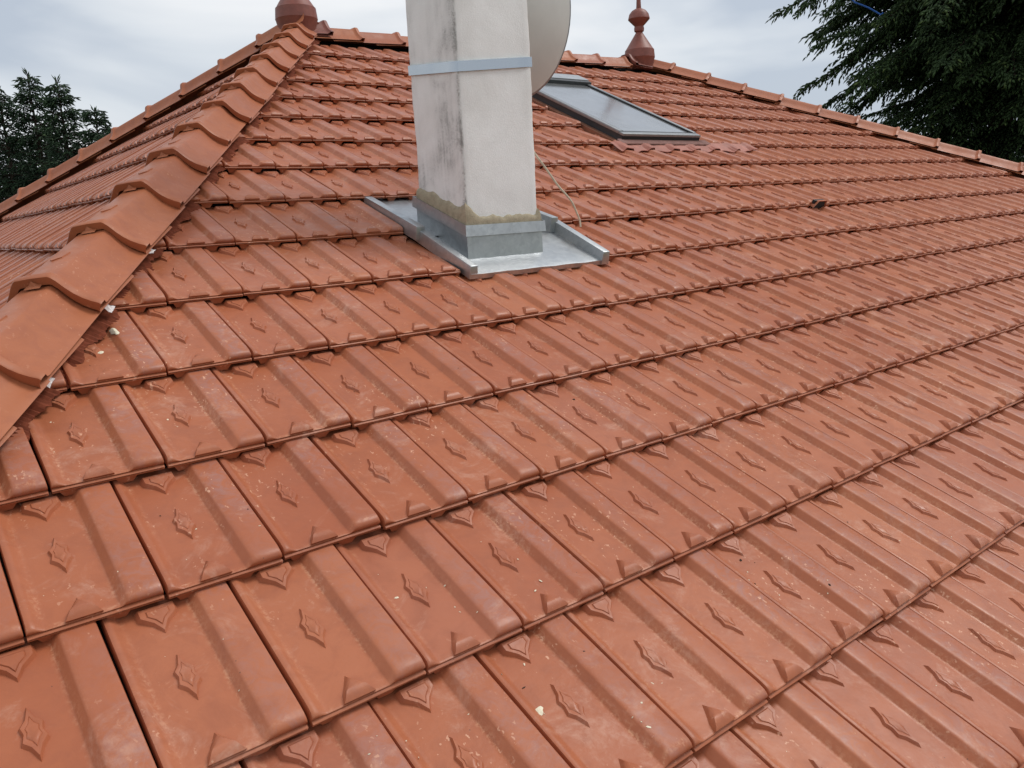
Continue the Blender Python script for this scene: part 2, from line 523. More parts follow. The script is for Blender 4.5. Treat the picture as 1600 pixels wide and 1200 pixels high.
# ------------------------------------------------------------------ roof tile
def tile_geometry():
    prof = [(0.0020, -0.012, 0, 0), (0.0021, 0.0085, 0, 0), (0.0034, 0.0118, 0.2, 0), (0.0070, 0.0130, 0.3, 0), (0.0120, 0.0122, 0.2, 0), (0.0165, 0.0092, 0, 0),
            (0.0255, 0.0012, 0, 0.5), (0.0290, 0, 0, 0.6), (0.0350, 0, 0, 0), (0.1300, 0, 0, 0), (0.1365, 0, 0, 1.0), (0.1395, 0.0014, 0, 0.6), (0.1485, 0.0150, 0, 0), (0.1530, 0.0172, 0.6, 0.25), (0.1600, 0.0176, 1, 0),
            (0.2005, 0.0174, 1, 0), (0.2042, 0.0158, 0.5, 0.2), (0.2056, 0.0120, 0, 0), (0.2056, -0.012, 0, 0)]
    y_f = 0.0048                                    # front edge of the upper surface, behind the ledge
    # stations: (y, share of the relief, drop below the pan)
    stn = [(y_f + 0.0050, 0.0, 0.0042), (y_f + 0.0010, 0.08, 0.0020), (y_f, 0.32, 0.0008), (y_f + 0.0015, 0.50, 0.0), (y_f + 0.005, 0.70, 0.0),
           (y_f + 0.012, 0.87, 0.0), (y_f + 0.022, 0.965, 0.0), (y_f + 0.034, 1.0, 0.0), (0.19, 1.0, 0.0), (L + 0.035, 1.0, 0.0)]
    V, F, wear, dust = [], [], [], []
    nx, ny = len(prof), len(stn)
    for si, (y, sh, dp) in enumerate(stn):
        pan = 0.0140 - 0.0310 * y / L
        for x, dz, w, du in prof:
            z = pan - dp + (dz * sh if dz > 0 else dz)
            V.append((x, y, z))
            wear.append(w)
            dust.append(du if si > 6 else (0.75 if si in (3, 4) and 0.03 < x < 0.2 and dz < 0.003 else (0.55 if si == 5 and dz > 0.01 and x > 0.14 else 0.0)))
    for j in range(ny - 1):
        for i in range(nx - 1):
            a = j * nx + i
            F.append((a, a + 1, a + nx + 1, a + nx))
    # front: step, ledge strip, groove, lower strip, underside
    lp = [(y_f + 0.006, 0.0098), (0.0006, 0.0094), (-0.0003, 0.0084), (0.0042, 0.0074), (0.0042, 0.0058), (0.0004, 0.0052), (0.0008, 0.0030), (0.0065, 0.0012), (0.030, 0.0012)]
    xa, xb = 0.0021, 0.2055
    b0 = len(V)
    for y, z in lp:
        V += [(xa, y, z), (xb, y, z)]
        wear += [0, 0]
    for i in range(len(lp) - 1):
        a = b0 + 2 * i
        F.append((a + 2, a + 3, a + 1, a))
    F.append(tuple(b0 + 2 * i for i in range(len(lp))))
    F.append(tuple(b0 + 2 * i + 1 for i in reversed(range(len(lp)))))
    # nibs hanging under the lip
    for x0_, x1_ in ((0.014, 0.052), (0.113, 0.155)):
        b0 = len(V)
        V += [(x0_, 0.005, 0.0013), (x1_, 0.005, 0.0013), (x1_ - 0.009, 0.007, -0.0150), (x0_ + 0.009, 0.007, -0.0150),
              (x0_, 0.028, 0.0013), (x1_, 0.028, 0.0013), (x1_ - 0.009, 0.026, -0.0150), (x0_ + 0.009, 0.026, -0.0150)]
        wear += [0] * 8
        F += [(b0 + 3, b0 + 2, b0 + 1, b0), (b0 + 1, b0 + 2, b0 + 6, b0 + 5), (b0 + 3, b0, b0 + 4, b0 + 7), (b0 + 2, b0 + 3, b0 + 7, b0 + 6)]
    cx = 0.0835
    def panz(y):
        return 0.0140 - 0.0310 * y / L
    def raised(outl, h, sc_in, cyc, groove, slope=0.0):
        """stepped raised emblem: outline ring at pan, top ring, groove ring, inner plate"""
        b0 = len(V)
        k = len(outl)
        def ring(s_, hz):
            for (px, py) in outl:
                qx, qy = cx + px * s_, cyc + py * s_
                V.append((qx, qy, panz(qy) + (hz + slope * (qy - cyc) if hz > 0 else hz)))
                wear.append(0.3 if hz > 0.002 else 0)
        ring(1.12, -0.0004)
        ring(0.93, h * 0.84)
        rings = 2
        if groove:
            ring(0.64, h * 0.88)
            ring(0.60, h * 0.80)
            ring(0.54, h)
            rings = 5
        for r in range(rings - 1):
            for i in range(k):
                a, c = b0 + r * k + i, b0 + r * k + (i + 1) % k
                F.append((a, c, c + k, a + k))
        F.append(tuple(b0 + (rings - 1) * k + i for i in range(k)))
    # central diamond (outline ccw)
    dm = [(0.0, -0.049), (0.0070, -0.0290), (0.0165, -0.0165), (0.0125, -0.001), (0.0150, 0.0130), (0.0060, 0.0250), (0.0, 0.046),
          (-0.0060, 0.0250), (-0.0150, 0.0130), (-0.0125, -0.001), (-0.0165, -0.0165), (-0.0070, -0.0290)]
    raised(dm, 0.0068, 0.6, 0.178, True)
    # chevron = lower half of a larger diamond tucked under the course above
    cv = [(0.0, -0.034), (0.0110, -0.014), (0.0300, 0.004), (0.0300, 0.022), (-0.0300, 0.022), (-0.0300, 0.004), (-0.0110, -0.014)]
    raised(cv, 0.0112, 0.6, L - 0.018, True, 0.15)
    # half-diamond bump at the front lip with a rounded nose
    b0 = len(V)
    bump = [[(-0.0275, y_f + 0.0045, -0.0035), (-0.0205, 0.0240, -0.0005), (0.0, 0.0580, -0.0005), (0.0215, 0.0240, -0.0005), (0.0305, y_f + 0.0045, -0.0035)],
            [(-0.0265, y_f + 0.0003, 0.0045), (-0.0185, 0.0240, 0.0060), (0.0, 0.0490, 0.0055), (0.0185, 0.0240, 0.0066), (0.0285, y_f + 0.0003, 0.0045)],
            [(-0.0225, y_f + 0.0055, 0.0095), (-0.0155, 0.0240, 0.0108), (0.0, 0.0420, 0.0105), (0.0150, 0.0240, 0.0112), (0.0235, y_f + 0.0055, 0.0095)],
            [(-0.0165, 0.0205, 0.0130), (-0.0100, 0.0260, 0.0132), (0.0, 0.0350, 0.0128), (0.0110, 0.0260, 0.0132), (0.0170, 0.0205, 0.0130)]]
    for rg in bump:
        for (px, y, hh) in rg:
            V.append((cx + px, y, panz(max(y, 0)) + hh))
            wear.append(0.25 if hh > 0.008 else 0)
    for r in range(3):
        for i in range(4):
            a = b0 + r * 5 + i
            F.append((a, a + 5, a + 6, a + 1))
        F.append((b0 + r * 5 + 4, b0 + r * 5 + 9, b0 + r * 5 + 5, b0 + r * 5))
    F += [(b0 + 15, b0 + 19, b0 + 18, b0 + 16), (b0 + 16, b0 + 18, b0 + 17)]
    dust += [0.0] * (len(V) - len(dust))
    return np.array(V), F, np.stack([np.array(wear), np.array(dust)], 1)

TV, TF, TWEAR = tile_geometry()
def tile_mesh(name='roof_tile', V=TV, F=TF, wear=TWEAR, m=None):
    me = new_mesh(name, V, F, 46)
    wear = np.asarray(wear, dtype=np.float32)
    for nm, k in (('wear', 0), ('dust', 1)):
        a = me.attributes.new(nm, 'FLOAT', 'POINT')
        a.data.foreach_set('value', np.ascontiguousarray(wear[:, k]))
    me.materials.append(m or M_TILE)
    return me
T_MESH = tile_mesh()

def frame_mat(o, x, y, z):
    M = np.eye(4)
    M[:3, 0], M[:3, 1], M[:3, 2], M[:3, 3] = x, y, z, o
    return M
X_MAIN = np.array([1.0, 0, 0]); Y_MAIN = np.array([0, CT, ST]); Z_MAIN = np.array([0, -ST, CT])
ZL = unit(np.cross(D2, D1)); ZL = ZL * np.sign(ZL[2])
XL = unit([-ZL[1], ZL[0], 0.0]); YL = np.cross(ZL, XL)
if YL[2] < 0:
    XL, YL = -XL, -YL
GAUGE_L = 0.357

def rotx(a):
    c, s = math.cos(a), math.sin(a)
    return np.array([[1, 0, 0, 0], [0, c, -s, 0], [0, s, c, 0], [0, 0, 0, 1.0]])
def roty(a):
    c, s = math.cos(a), math.sin(a)
    return np.array([[c, 0, s, 0], [0, 1, 0, 0], [-s, 0, c, 0], [0, 0, 0, 1.0]])
def rotz(a):
    c, s = math.cos(a), math.sin(a)
    return np.array([[c, -s, 0, 0], [s, c, 0, 0], [0, 0, 1, 0], [0, 0, 0, 1.0]])
def jitter(s=1.0):
    r = rng.normal(0, 1, 6)
    s = s * 1.5
    J = rotz(r[0] * 0.0022 * s) @ rotx(r[1] * 0.0016 * s) @ roty(r[2] * 0.003 * s)
    J[0, 3], J[1, 3], J[2, 3] = r[3] * 0.0006 * s, r[4] * 0.0014 * s, abs(r[5]) * 0.0008 * s
    return J

def clip_poly_2d(V, F, wear, planes):
    """clip a mesh by local vertical planes (keep a*x+b*y<=c)"""
    bm = bmesh.new()
    lw = bm.verts.layers.float.new('w')
    ld = bm.verts.layers.float.new('d')
    vs_ = []
    for v, w in zip(V, wear):
        q = bm.verts.new(v)
        q[lw] = float(w[0])
        q[ld] = float(w[1])
        vs_.append(q)
    for f in F:
        try:
            bm.faces.new([vs_[i] for i in f])
        except ValueError:
            pass
    for (a, b_, c) in planes:
        k = math.hypot(a, b_)
        bmesh.ops.bisect_plane(bm, geom=bm.verts[:] + bm.edges[:] + bm.faces[:], dist=1e-6,
                               plane_co=(a * c / k / k, b_ * c / k / k, 0), plane_no=(a, b_, 0), clear_outer=True)
    bm.verts.ensure_lookup_table()
    bm.verts.index_update()
    V2 = np.array([v.co[:] for v in bm.verts]) if len(bm.verts) else np.zeros((0, 3))
    w2 = np.array([(v[lw], v[ld]) for v in bm.verts])
    F2 = [tuple(v.index for v in f.verts) for f in bm.faces]
    bm.free()
    return V2, F2, w2

tiles = []      # dict(M, V, F, wear or None for the full tile, deck, area)
HB = [(0, 0), (W, 0), (W, L), (0, L)]
def place(deck_, Mb, planes, vent=False):
    """planes in local tile coordinates: keep a*x+b*y<=c"""
    full = True
    for (a, b_, c) in planes:
        dd = [a * x + b_ * y - c for x, y in [(-0.003, -0.003), (W, -0.003), (W, L + .035), (-0.003, L + .035)]]
        if min(dd) > 0:
            return
        if max(dd) > 0:
            full = False
    M = Mb @ jitter()
    d = dict(M=M, V=None, deck=deck_, vent=vent)
    if not full:
        act = [p for p in planes]
        V2, F2, w2 = clip_poly_2d(TV, TF, TWEAR, act)
        if len(F2) < 4:
            return
        d.update(V=V2, F=F2, wear=w2)
        corners = V2[[V2[:, 0].argmin(), V2[:, 1].argmin(), V2[:, 0].argmax(), V2[:, 1].argmax()]]
    else:
        corners = np.array([(0, 0, 0.01), (W, 0, 0.01), (W, L, -0.01), (0, L, -0.01)])
    pw = corners @ M[:3, :3].T + M[:3, 3]
    cz = (pw - CAM) @ MR[:, 2]
    if cz.min() > 0.1:
        q = np.array([proj(p) for p in pw])
        ar = 0.5 * abs(sum(q[i, 0] * q[(i + 1) % 4, 1] - q[(i + 1) % 4, 0] * q[i, 1] for i in range(4)))
        c = q.mean(0)
        vis = -60 < c[0] < 1660 and -60 < c[1] < 1260
        d['area'] = ar if vis else 0.0
    else:
        d['area'] = 0.0
    tiles.append(d)

# main slope; hip lines in (u,v): u >= UA-S1*(VR-v)+g , u <= UB+S2*(VR-v)-g
GAP = 0.035
OPEN = [  # openings: rows (v of the lower edge), u range
    (2 * L, 1.075, 1.757), (3 * L, 1.052, 1.715),
    (6 * L, 3.120, 3.960), (7 * L, 3.120, 3.960), (8 * L, 3.120, 3.960), (9 * L, 3.120, 3.960)]
for nrow in range(-11, 9):
    v0 = -nrow * L
    off = 0.5 if nrow % 2 == 0 else 0.0
    for i in range(-22, 50):
        u0 = (i + off) * W
        if u0 > UB + S2 * (VR - v0) or u0 + W < UA - S1 * (VR - v0) - 0.01:
            continue
        # left hip keep: -(u) + S1*v <= -(UA - S1*VR) - GAP ; local u=u0+x, v=v0+y
        pl = [(-1.0, S1, -(UA - S1 * VR) - GAP + u0 - S1 * v0),
              (1.0, S2, UB + S2 * VR - GAP - u0 - S2 * v0)]
        Mb = frame_mat(RW(u0, v0), X_MAIN, Y_MAIN, Z_MAIN)
        hit = [o for o in OPEN if abs(o[0] - v0) < 0.01 and o[1] < u0 + W and o[2] > u0]
        if hit:
            _, ua_, ub_ = hit[0]
            if u0 < ua_:
                place(main_deck, Mb, pl + [(1.0, 0.0, ua_ - u0)])
            if u0 + W > ub_:
                place(main_deck, Mb, pl + [(-1.0, 0.0, -(ub_ - u0))])
            continue
        vent = (nrow == -3 and abs(u0 + W - 3.80) < W / 2 + 0.001)
        place(main_deck, Mb, pl, vent)

# hip end (left) slope
k1 = (D1 @ XL) / (-(D1 @ YL))
k2 = (D2 @ XL) / (-(D2 @ YL))          # local x of each hip per unit distance down
klo, khi = min(k1, k2), max(k1, k2)
for r in range(-1, 14):
    dn = 0.597 + GAUGE_L * r
    off = 0.5 if r % 2 else 0.0
    for i in range(-46, 46):
        x0_ = (i + off) * W
        if x0_ > khi * dn or x0_ + W < klo * dn:
            continue
        o = A1 + XL * x0_ - YL * dn
        # keep x0+x <= khi*(dn-y)-GAP ; x0+x >= klo*(dn-y)+GAP
        pl = [(1.0, khi, khi * dn - GAP - x0_), (-1.0, -klo, -(klo * dn) - GAP + x0_)]
        place(left_deck, frame_mat(o, XL, YL, ZL), pl)

tiles.sort(key=lambda d: -d['area'])
NIND = 300
for k, d in enumerate(tiles[:NIND]):
    if d['V'] is None:
        me = T_MESH
    else:
        me = tile_mesh('roof_tile', d['V'], d['F'], d['wear'])
    o = bpy.data.objects.new('roof_tile', me)
    COL.objects.link(o)
    o.parent = d['deck']
    o.matrix_world = Matrix(d['M'].tolist())
# the small far ones, joined per slope
for dk in (main_deck, left_deck):
    sub = [d for d in tiles[NIND:] if d['deck'] == dk]
    VV, FF, WW, TT = [], [], [], []
    nb = 0
    for d in sub:
        V = TV if d['V'] is None else d['V']
        F = TF if d['V'] is None else d['F']
        w = TWEAR if d['V'] is None else d['wear']
        VV.append(V @ d['M'][:3, :3].T + d['M'][:3, 3])
        FF += [tuple(i + nb for i in f) for f in F]
        WW.append(w)
        TT.append(np.full(len(V), rng.random()))
        nb += len(V)
    VV = np.concatenate(VV)
    me = bpy.data.meshes.new('roof_tiles')
    ls = np.array([len(f) for f in FF])
    flat = np.fromiter((i for f in FF for i in f), dtype=np.int32)
    me.vertices.add(len(VV))
    me.vertices.foreach_set('co', VV.astype(np.float32).ravel())
    me.loops.add(len(flat))
    me.loops.foreach_set('vertex_index', flat)
    me.polygons.add(len(ls))
    me.polygons.foreach_set('loop_start', np.concatenate([[0], np.cumsum(ls)[:-1]]).astype(np.int32))
    me.update(calc_edges=True)
    me.validate()
    me.polygons.foreach_set('use_smooth', [True] * len(me.polygons))
    me.set_sharp_from_angle(angle=math.radians(46))
    WW = np.concatenate(WW)
    for nm, ar in (('wear', WW[:, 0]), ('dust', WW[:, 1]), ('tone', np.concatenate(TT))):
        a = me.attributes.new(nm, 'FLOAT', 'POINT')
        a.data.foreach_set('value', np.ascontiguousarray(ar).astype(np.float32))
    add('roof_tiles', me, M_TILE_J, dk, kind='stuff')
print('tiles', len(tiles))

# ------------------------------------------------------------------ hip and ridge caps
def cap_geometry(Lc=0.405, sc=1.0):
    half = [(0.0, 0.095), (0.038, 0.0935), (0.0435, 0.0905), (0.053, 0.080), (0.066, 0.060), (0.080, 0.042), (0.096, 0.027), (0.113, 0.0155), (0.127, 0.008), (0.131, 0.003)]
    prof = [(-x, z) for x, z in reversed(half[1:])] + half
    k = len(prof)
    # stations measured up from the lower end: (y, widen, lift)
    st = [(0.0, 1.045, 0.0125), (0.004, 1.055, 0.0145), (0.022, 1.055, 0.0145), (0.034, 1.01, 0.0035), (0.046, 0.995, 0.0), (Lc, 0.93, -0.008)]
    V, F = [], []
    for y, w, dz in st:
        for x, z in prof:
            V.append((x * w * sc, y, (z + dz) * sc))
    for j in range(len(st) - 1):
        for i in range(k - 1):
            a = j * k + i
            F.append((a, a + 1, a + k + 1, a + k))
    # thickness at the mouth
    b0 = len(V)
    for (x, z) in prof:
        V.append((x * 0.985 * sc, 0.0012, (z + 0.0125 - 0.0085) * sc))
    for (x, z) in prof:
        V.append((x * 0.955 * sc, 0.0035, (z + 0.0125 - 0.0210) * sc))
    for (x, z) in prof:
        V.append((x * 0.945 * sc, Lc * 0.6, (z - 0.018) * sc))
    rings = [list(range(k)), list(range(b0, b0 + k)), list(range(b0 + k, b0 + 2 * k)), list(range(b0 + 2 * k, b0 + 3 * k))]
    for a, c in zip(rings[:-1], rings[1:]):
        for i in range(k - 1):
            F.append((a[i], c[i], c[i + 1], a[i + 1]))
    # emblem on the crown and the clip at the mouth
    b0 = len(V)
    oc = [(-0.018, 0.155), (-0.012, 0.150), (0.010, 0.165), (0.018, 0.200), (0.012, 0.203), (0.006, 0.176)]
    for s_, h in ((1.0, -0.0006), (0.92, 0.0026)):
        for x, y in oc:
            V.append(((-0.008 + x * s_) * sc, y, (0.0940 + h * 1.3 - 0.008 * (y - 0.046) / (Lc - 0.046)) * sc))
    F += [(b0 + i, b0 + (i + 1) % 6, b0 + 6 + (i + 1) % 6, b0 + 6 + i) for i in range(6)] + [tuple(b0 + 6 + i for i in range(6))]
    b0 = len(V)
    for (x, y, z) in [(-0.020, -0.014, 0.086), (0.020, -0.014, 0.086), (0.020, 0.002, 0.088), (-0.020, 0.002, 0.088),
                      (-0.010, -0.008, 0.090), (0.010, -0.008, 0.090), (0.010, 0.002, 0.091), (-0.010, 0.002, 0.091), (0.0, -0.003, 0.102)]:
        V.append((x * sc, y, z * sc))
    F += [(b0 + i, b0 + (i + 1) % 4, b0 + 4 + (i + 1) % 4, b0 + 4 + i) for i in range(4)]
    F += [(b0 + 4 + i, b0 + 4 + (i + 1) % 4, b0 + 8) for i in range(4)]
    return V, F
CV, CF = cap_geometry()
C_MESH = new_mesh('ridge_tile', CV, CF, 32)
C_MESH.materials.append(M_CAP)

def hip_frame(D, na, nb_):
    """axis up the hip, z = mean of the two slope normals"""
    y = -np.asarray(D)
    z = unit(na + nb_)
    z = unit(z - y * (z @ y))
    x = np.cross(y, z)
    return x, y, z
NB_BACK = unit(np.cross(A2 - A1, D2)); NB_BACK *= np.sign(NB_BACK[2])
NRIGHT = unit(np.cross(D3, D4)); NRIGHT *= np.sign(NRIGHT[2])
def cap_line(A, D, na, nb_, s0, step, count, drop, parent, mesh=C_MESH, lift=0.0, lat=0.0):
    x, y, z = hip_frame(D, na, nb_)
    for k in range(count):
        o = A + np.asarray(D) * (s0 + step * k) + np.array([0, 0, lift]) - z * drop + x * lat
        M = frame_mat(o, x, y, z) @ rotz(rng.normal(0, 0.010)) @ roty(rng.normal(0, 0.016)) @ rotx(-0.012 + rng.normal(0, 0.004))
        M[:3, 3] += x * rng.normal(0, 0.003)
        ob = bpy.data.objects.new('ridge_tile', mesh)
        COL.objects.link(ob)
        ob.parent = parent
        ob.matrix_world = Matrix(M.tolist())
def line_part(name, A, D, length, label):
    b_ = MB()
    x, y, z = hip_frame(D, Z_MAIN, Z_MAIN)
    b_.tube([A - np.array([0, 0, 0.03]), A + np.asarray(D) * length - np.array([0, 0, 0.03])], 0.018, 4)
    return add(name, b_.mesh(name, smooth=False), M_BLACK, house, label)
Lhip = np.linalg.norm(c1 - A1)
hip_near = line_part('hip_batten', A1, D1, Lhip, 'near hip line capped with orange ridge tiles')
hip_far = line_part('hip_batten', A1, D2, np.linalg.norm(c2 - A1), 'far hip line against the dark trees')
hip_right = line_part('hip_batten', A2, D3, np.linalg.norm(c3 - A2), 'hip line running down to the right below the spruce')
ridge_b = line_part('ridge_batten', A1, unit(A2 - A1), np.linalg.norm(A2 - A1), 'short ridge line between the two finials')
cap_line(A1, D1, Z_MAIN, ZL, 0.240, 0.3590, 21, 0.0, hip_near, lat=0.044)
cap_line(A1, D2, ZL, NB_BACK, 0.250, 0.3570, 21, 0.0, hip_far, lift=0.022)
cap_line(A2, D3, Z_MAIN, NRIGHT, 0.17, 0.3520, 21, 0.0, hip_right)
# ridge, mouths facing the left finial
rl = np.linalg.norm(A2 - A1)
cap_line(A1, np.array([1.0, 0, 0]), Z_MAIN, NB_BACK, 0.47, 0.345, 9, 0.018, ridge_b)

# pleated ventilating roll under the hip caps
def roll(A, D, na, nb_, length, side, parent):
    x, y, z = hip_frame(D, na, nb_)
    nrm = na if side > 0 else nb_
    V, F = [], []
    n_ = int(length / 0.007)
    for i in range(n_):
        s = length * i / (n_ - 1)
        wig = 0.006 * math.sin(s * 23) + 0.004 * math.sin(s * 61 + 1) + rng.normal(0, 0.0015)
        up = 0.0045 if i % 2 else -0.0005
        P = A + np.asarray(D) * s
        lat = x * side
        lat = unit(lat - nrm * (lat @ nrm))
        for t_, h in ((0.06, 0.040), (0.115, 0.024 + up), (0.148 + wig * 1.6, 0.012 + up), (0.172 + wig * 1.6, 0.004 + up * 0.6)):
            V.append(P + lat * t_ + nrm * h)
    for i in range(n_ - 1):
        for j in range(3):
            a = i * 4 + j
            F.append((a, a + 1, a + 5, a + 4) if side < 0 else (a, a + 4, a + 5, a + 1))
    me = new_mesh('pleated_roll', V, F, 20)
    return add('pleated_roll', me, M_ROLL, parent)
roll(A1, D1, Z_MAIN, ZL, 6.2, 1, hip_near)
roll(A1, D1, Z_MAIN, ZL, 6.2, -1, hip_near)

# ------------------------------------------------------------------ finials with their saddles
def finial(A, dirs, label, up=0.088):
    base = A + np.array([0, 0, up])
    b_ = MB()
    b_.lathe([(0.05, -0.105), (0.118, -0.10), (0.140, 0.0), (0.143, 0.006), (0.136, 0.078), (0.129, 0.084), (0.036, 0.226), (0.031, 0.236), (0.044, 0.244),
              (0.047, 0.262), (0.045, 0.282), (0.040, 0.288), (0.098, 0.346), (0.101, 0.352), (0.090, 0.395), (0.066, 0.424), (0.036, 0.440), (0.024, 0.444), (0.022, 0.47), (0.010, 0.74), (0.004, 0.76)], base)
    fo = add('finial', b_.mesh('finial', 28), M_FINIAL, house, label)
    for (D, na, nb_) in dirs:
        x, y, z = hip_frame(D, na, nb_)
        V, F = cap_geometry(0.24, 1.04)
        me = new_mesh('saddle', V, F, 32)
        me.materials.append(M_FINIAL)
        so = bpy.data.objects.new('saddle', me)
        COL.objects.link(so)
        so.parent = fo
        so.matrix_world = Matrix(frame_mat(A + np.asarray(D) * 0.20 + z * 0.004, x, y, z).tolist())
    return fo
finial(A1 + np.array([0.03, 0, 0]), [(D2, ZL, NB_BACK), (np.array([1.0, 0, 0]), Z_MAIN, NB_BACK)], 'stout red-brown finial where the near hip meets the ridge', 0.102)
finial(A2 - np.array([0.215, 0, 0]), [(np.array([-1.0, 0, 0]), NB_BACK, Z_MAIN)], 'slim spiked red-brown finial at the far end of the ridge')

# ------------------------------------------------------------------ chimney
CX0, CX1, CY0, CY1 = 1.170, 1.500, 0.690, 0.990
bm = bmesh.new()
ztop = 2.15
bmesh.ops.create_cube(bm, size=1.0)
for v in bm.verts:
    v.co = Vector((CX0 + (v.co.x + .5) * (CX1 - CX0), CY0 + (v.co.y + .5) * (CY1 - CY0), 0.05 + (v.co.z + .5) * (ztop - 0.05)))
bmesh.ops.bevel(bm, geom=[e for e in bm.edges if abs(e.verts[0].co.z - e.verts[1].co.z) > 1], offset=0.005, segments=2, profile=0.5, affect='EDGES')
for axis, a0, a1, cnt in ((2, 0.05, ztop, 70), (0, CX0, CX1, 12), (1, CY0, CY1, 11)):
    for i in range(1, cnt):
        p = [0, 0, 0]; nvec = [0, 0, 0]
        p[axis] = a0 + (a1 - a0) * i / cnt
        nvec[axis] = 1
        bmesh.ops.bisect_plane(bm, geom=bm.verts[:] + bm.edges[:] + bm.faces[:], plane_co=p, plane_no=nvec)
for v in bm.verts:
    h = noise.noise(v.co * 6.0) * 0.0030 + noise.noise(v.co * 22.0) * 0.0016
    cxm, cym = (CX0 + CX1) / 2, (CY0 + CY1) / 2
    d = Vector((v.co.x - cxm, v.co.y - cym, 0))
    edge = abs(abs(d.x) - (CX1 - CX0) / 2) < 0.012 and abs(abs(d.y) - (CY1 - CY0) / 2) < 0.012
    v.co += d.normalized() * (h - (0.003 * max(0, noise.noise(v.co * 30.0)) if edge else 0))
me = bpy.data.meshes.new('chimney')
bm.to_mesh(me)
bm.free()
me.polygons.foreach_set('use_smooth', [True] * len(me.polygons))
me.set_sharp_from_angle(angle=math.radians(45))
chimney = add('chimney', me, M_CHIM, house, 'square white rendered chimney stack stained grey on its left side')

# steel strap, slightly out of level
b_ = MB()
def ring_band(b_, off, zf, h, th):
    """closed rectangular band; zf(x,y)->z of the lower edge"""
    cs = [(CX0 - off, CY0 - off), (CX1 + off, CY0 - off), (CX1 + off, CY1 + off), (CX0 - off, CY1 + off)]
    pts = []
    for i in range(4):
        (xa, ya), (xb, yb) = cs[i], cs[(i + 1) % 4]
        for k_ in range(8):
            f = k_ / 8
            f = 0.02 if k_ == 0 else f
            pts.append((xa + (xb - xa) * f, ya + (yb - ya) * f))
    n_ = len(pts)
    cx_, cy_ = (CX0 + CX1) / 2, (CY0 + CY1) / 2
    b0 = len(b_.v)
    for (x, y) in pts:
        z = zf(x, y)
        bul = 0.0012 * math.sin(x * 31) * math.sin(y * 37)
        q = np.array([x - cx_, y - cy_]); q = q / np.linalg.norm(q)
        b_.v += [np.array([x, y, z]), np.array([x + q[0] * bul, y + q[1] * bul, z + h]), np.array([x - q[0] * th, y - q[1] * th, z + h]), np.array([x - q[0] * th, y - q[1] * th, z])]
    for i in range(n_):
        a, c = b0 + 4 * i, b0 + 4 * ((i + 1) % n_)
        for j in range(4):
            b_.f.append((a + j, c + j, c + (j + 1) % 4, a + (j + 1) % 4))
ring_band(b_, 0.0065, lambda x, y: 0.957 + (x - CX0) / 0.33 * 0.036 + (y - CY0) / 0.30 * 0.034, 0.034, 0.005)
add('metal_strap', b_.mesh('metal_strap', 25), M_STRAP, chimney)

# mortar fillet round the foot
def slope_z(y, z0=0.441):
    return z0 + max(0.0, y - CY0) / 0.30 * 0.118
V, F = [], []
per = []
for k_ in range(30): per.append((CX0, CY1 - (CY1 - CY0) * k_ / 30, (-1, 0)))
for k_ in range(34): per.append((CX0 + (CX1 - CX0) * k_ / 34, CY0, (0, -1)))
for k_ in range(31): per.append((CX1, CY0 + (CY1 - CY0) * k_ / 30, (1, 0)))
for i, (x, y, nn) in enumerate(per):
    if i in (30, 64):
        nn = (nn[0] + (-1 if i == 30 else 1) * (0.7 if i == 30 else 0.7), nn[1] - (0 if i == 30 else 0.7)) if True else nn
        nn = (-0.75, -0.75) if i == 30 else (0.75, -0.75)
    zb = slope_z(y) - 0.012
    if i < 30:
        top = 0.060 + 0.022 * noise.noise(Vector((y * 14, 3, 0)))
        top -= 0.036 * (y - CY0) / 0.30
    elif i < 64:
        f = (x - CX0) / (CX1 - CX0)
        top = 0.026 + 0.050 * max(0, 1 - f / 0.20) ** 1.3 + 0.014 * noise.noise(Vector((x * 26, 1, 0))) + 0.004 * noise.noise(Vector((x * 90, 7, 0)))
    else:
        top = 0.045
    jag = 0.004 * noise.noise(Vector((x * 130, y * 130, 2)))
    for (o, z) in ((0.013, zb), (0.0135 + jag * 0.3, zb + 0.016 + top * 0.25), (0.0105 + jag, zb + 0.012 + top * 0.8), (0.005, zb + 0.012 + top + jag), (-0.006, zb + 0.018 + top + jag)):
        V.append((x + nn[0] * o, y + nn[1] * o, z))
for i in range(len(per) - 1):
    for j in range(4):
        a = i * 5 + j
        F.append((a, a + 5, a + 6, a + 1))
add('mortar_fillet', new_mesh('mortar_fillet', V, F, 60), M_MORTAR, chimney)

# ------------------------------------------------------------------ chimney flashing in galvanised sheet
fl = MB()
# tray: stepped sheet (u, v, n)
def sheet(b_, us, rows, th=0.0015):
    """rows: list of (v, n); us: list of u; thin solid sheet"""
    b0 = len(b_.v)
    k_ = len(us)
    for v, n in rows:
        for u in us:
            b_.v.append(RW(u, v, n + 0.0012 * math.sin(u * 40 + v * 23)))
    for j in range(len(rows) - 1):
        for i in range(k_ - 1):
            a = b0 + j * k_ + i
            b_.f.append((a, a + 1, a + k_ + 1, a + k_))
uu = [1.095 + (1.745 - 1.095) * i / 12 for i in range(13)]
sheet(fl, uu, [(0.640, -0.006), (0.640, 0.0125), (0.652, 0.0140), (0.72, 0.0125), (0.80, 0.0115), (0.93, 0.0105), (0.985, 0.0100)])
sheet(fl, [1.06 + (1.72 - 1.06) * i / 10 for i in range(11)], [(0.955, 0.0135), (0.957, 0.0165), (1.10, 0.010), (1.25, -0.002), (1.40, -0.014)])
tray = add('flashing_tray', fl.mesh('flashing_tray', 30), M_ZINC, house, 'bright galvanised sheet tray around the chimney foot')
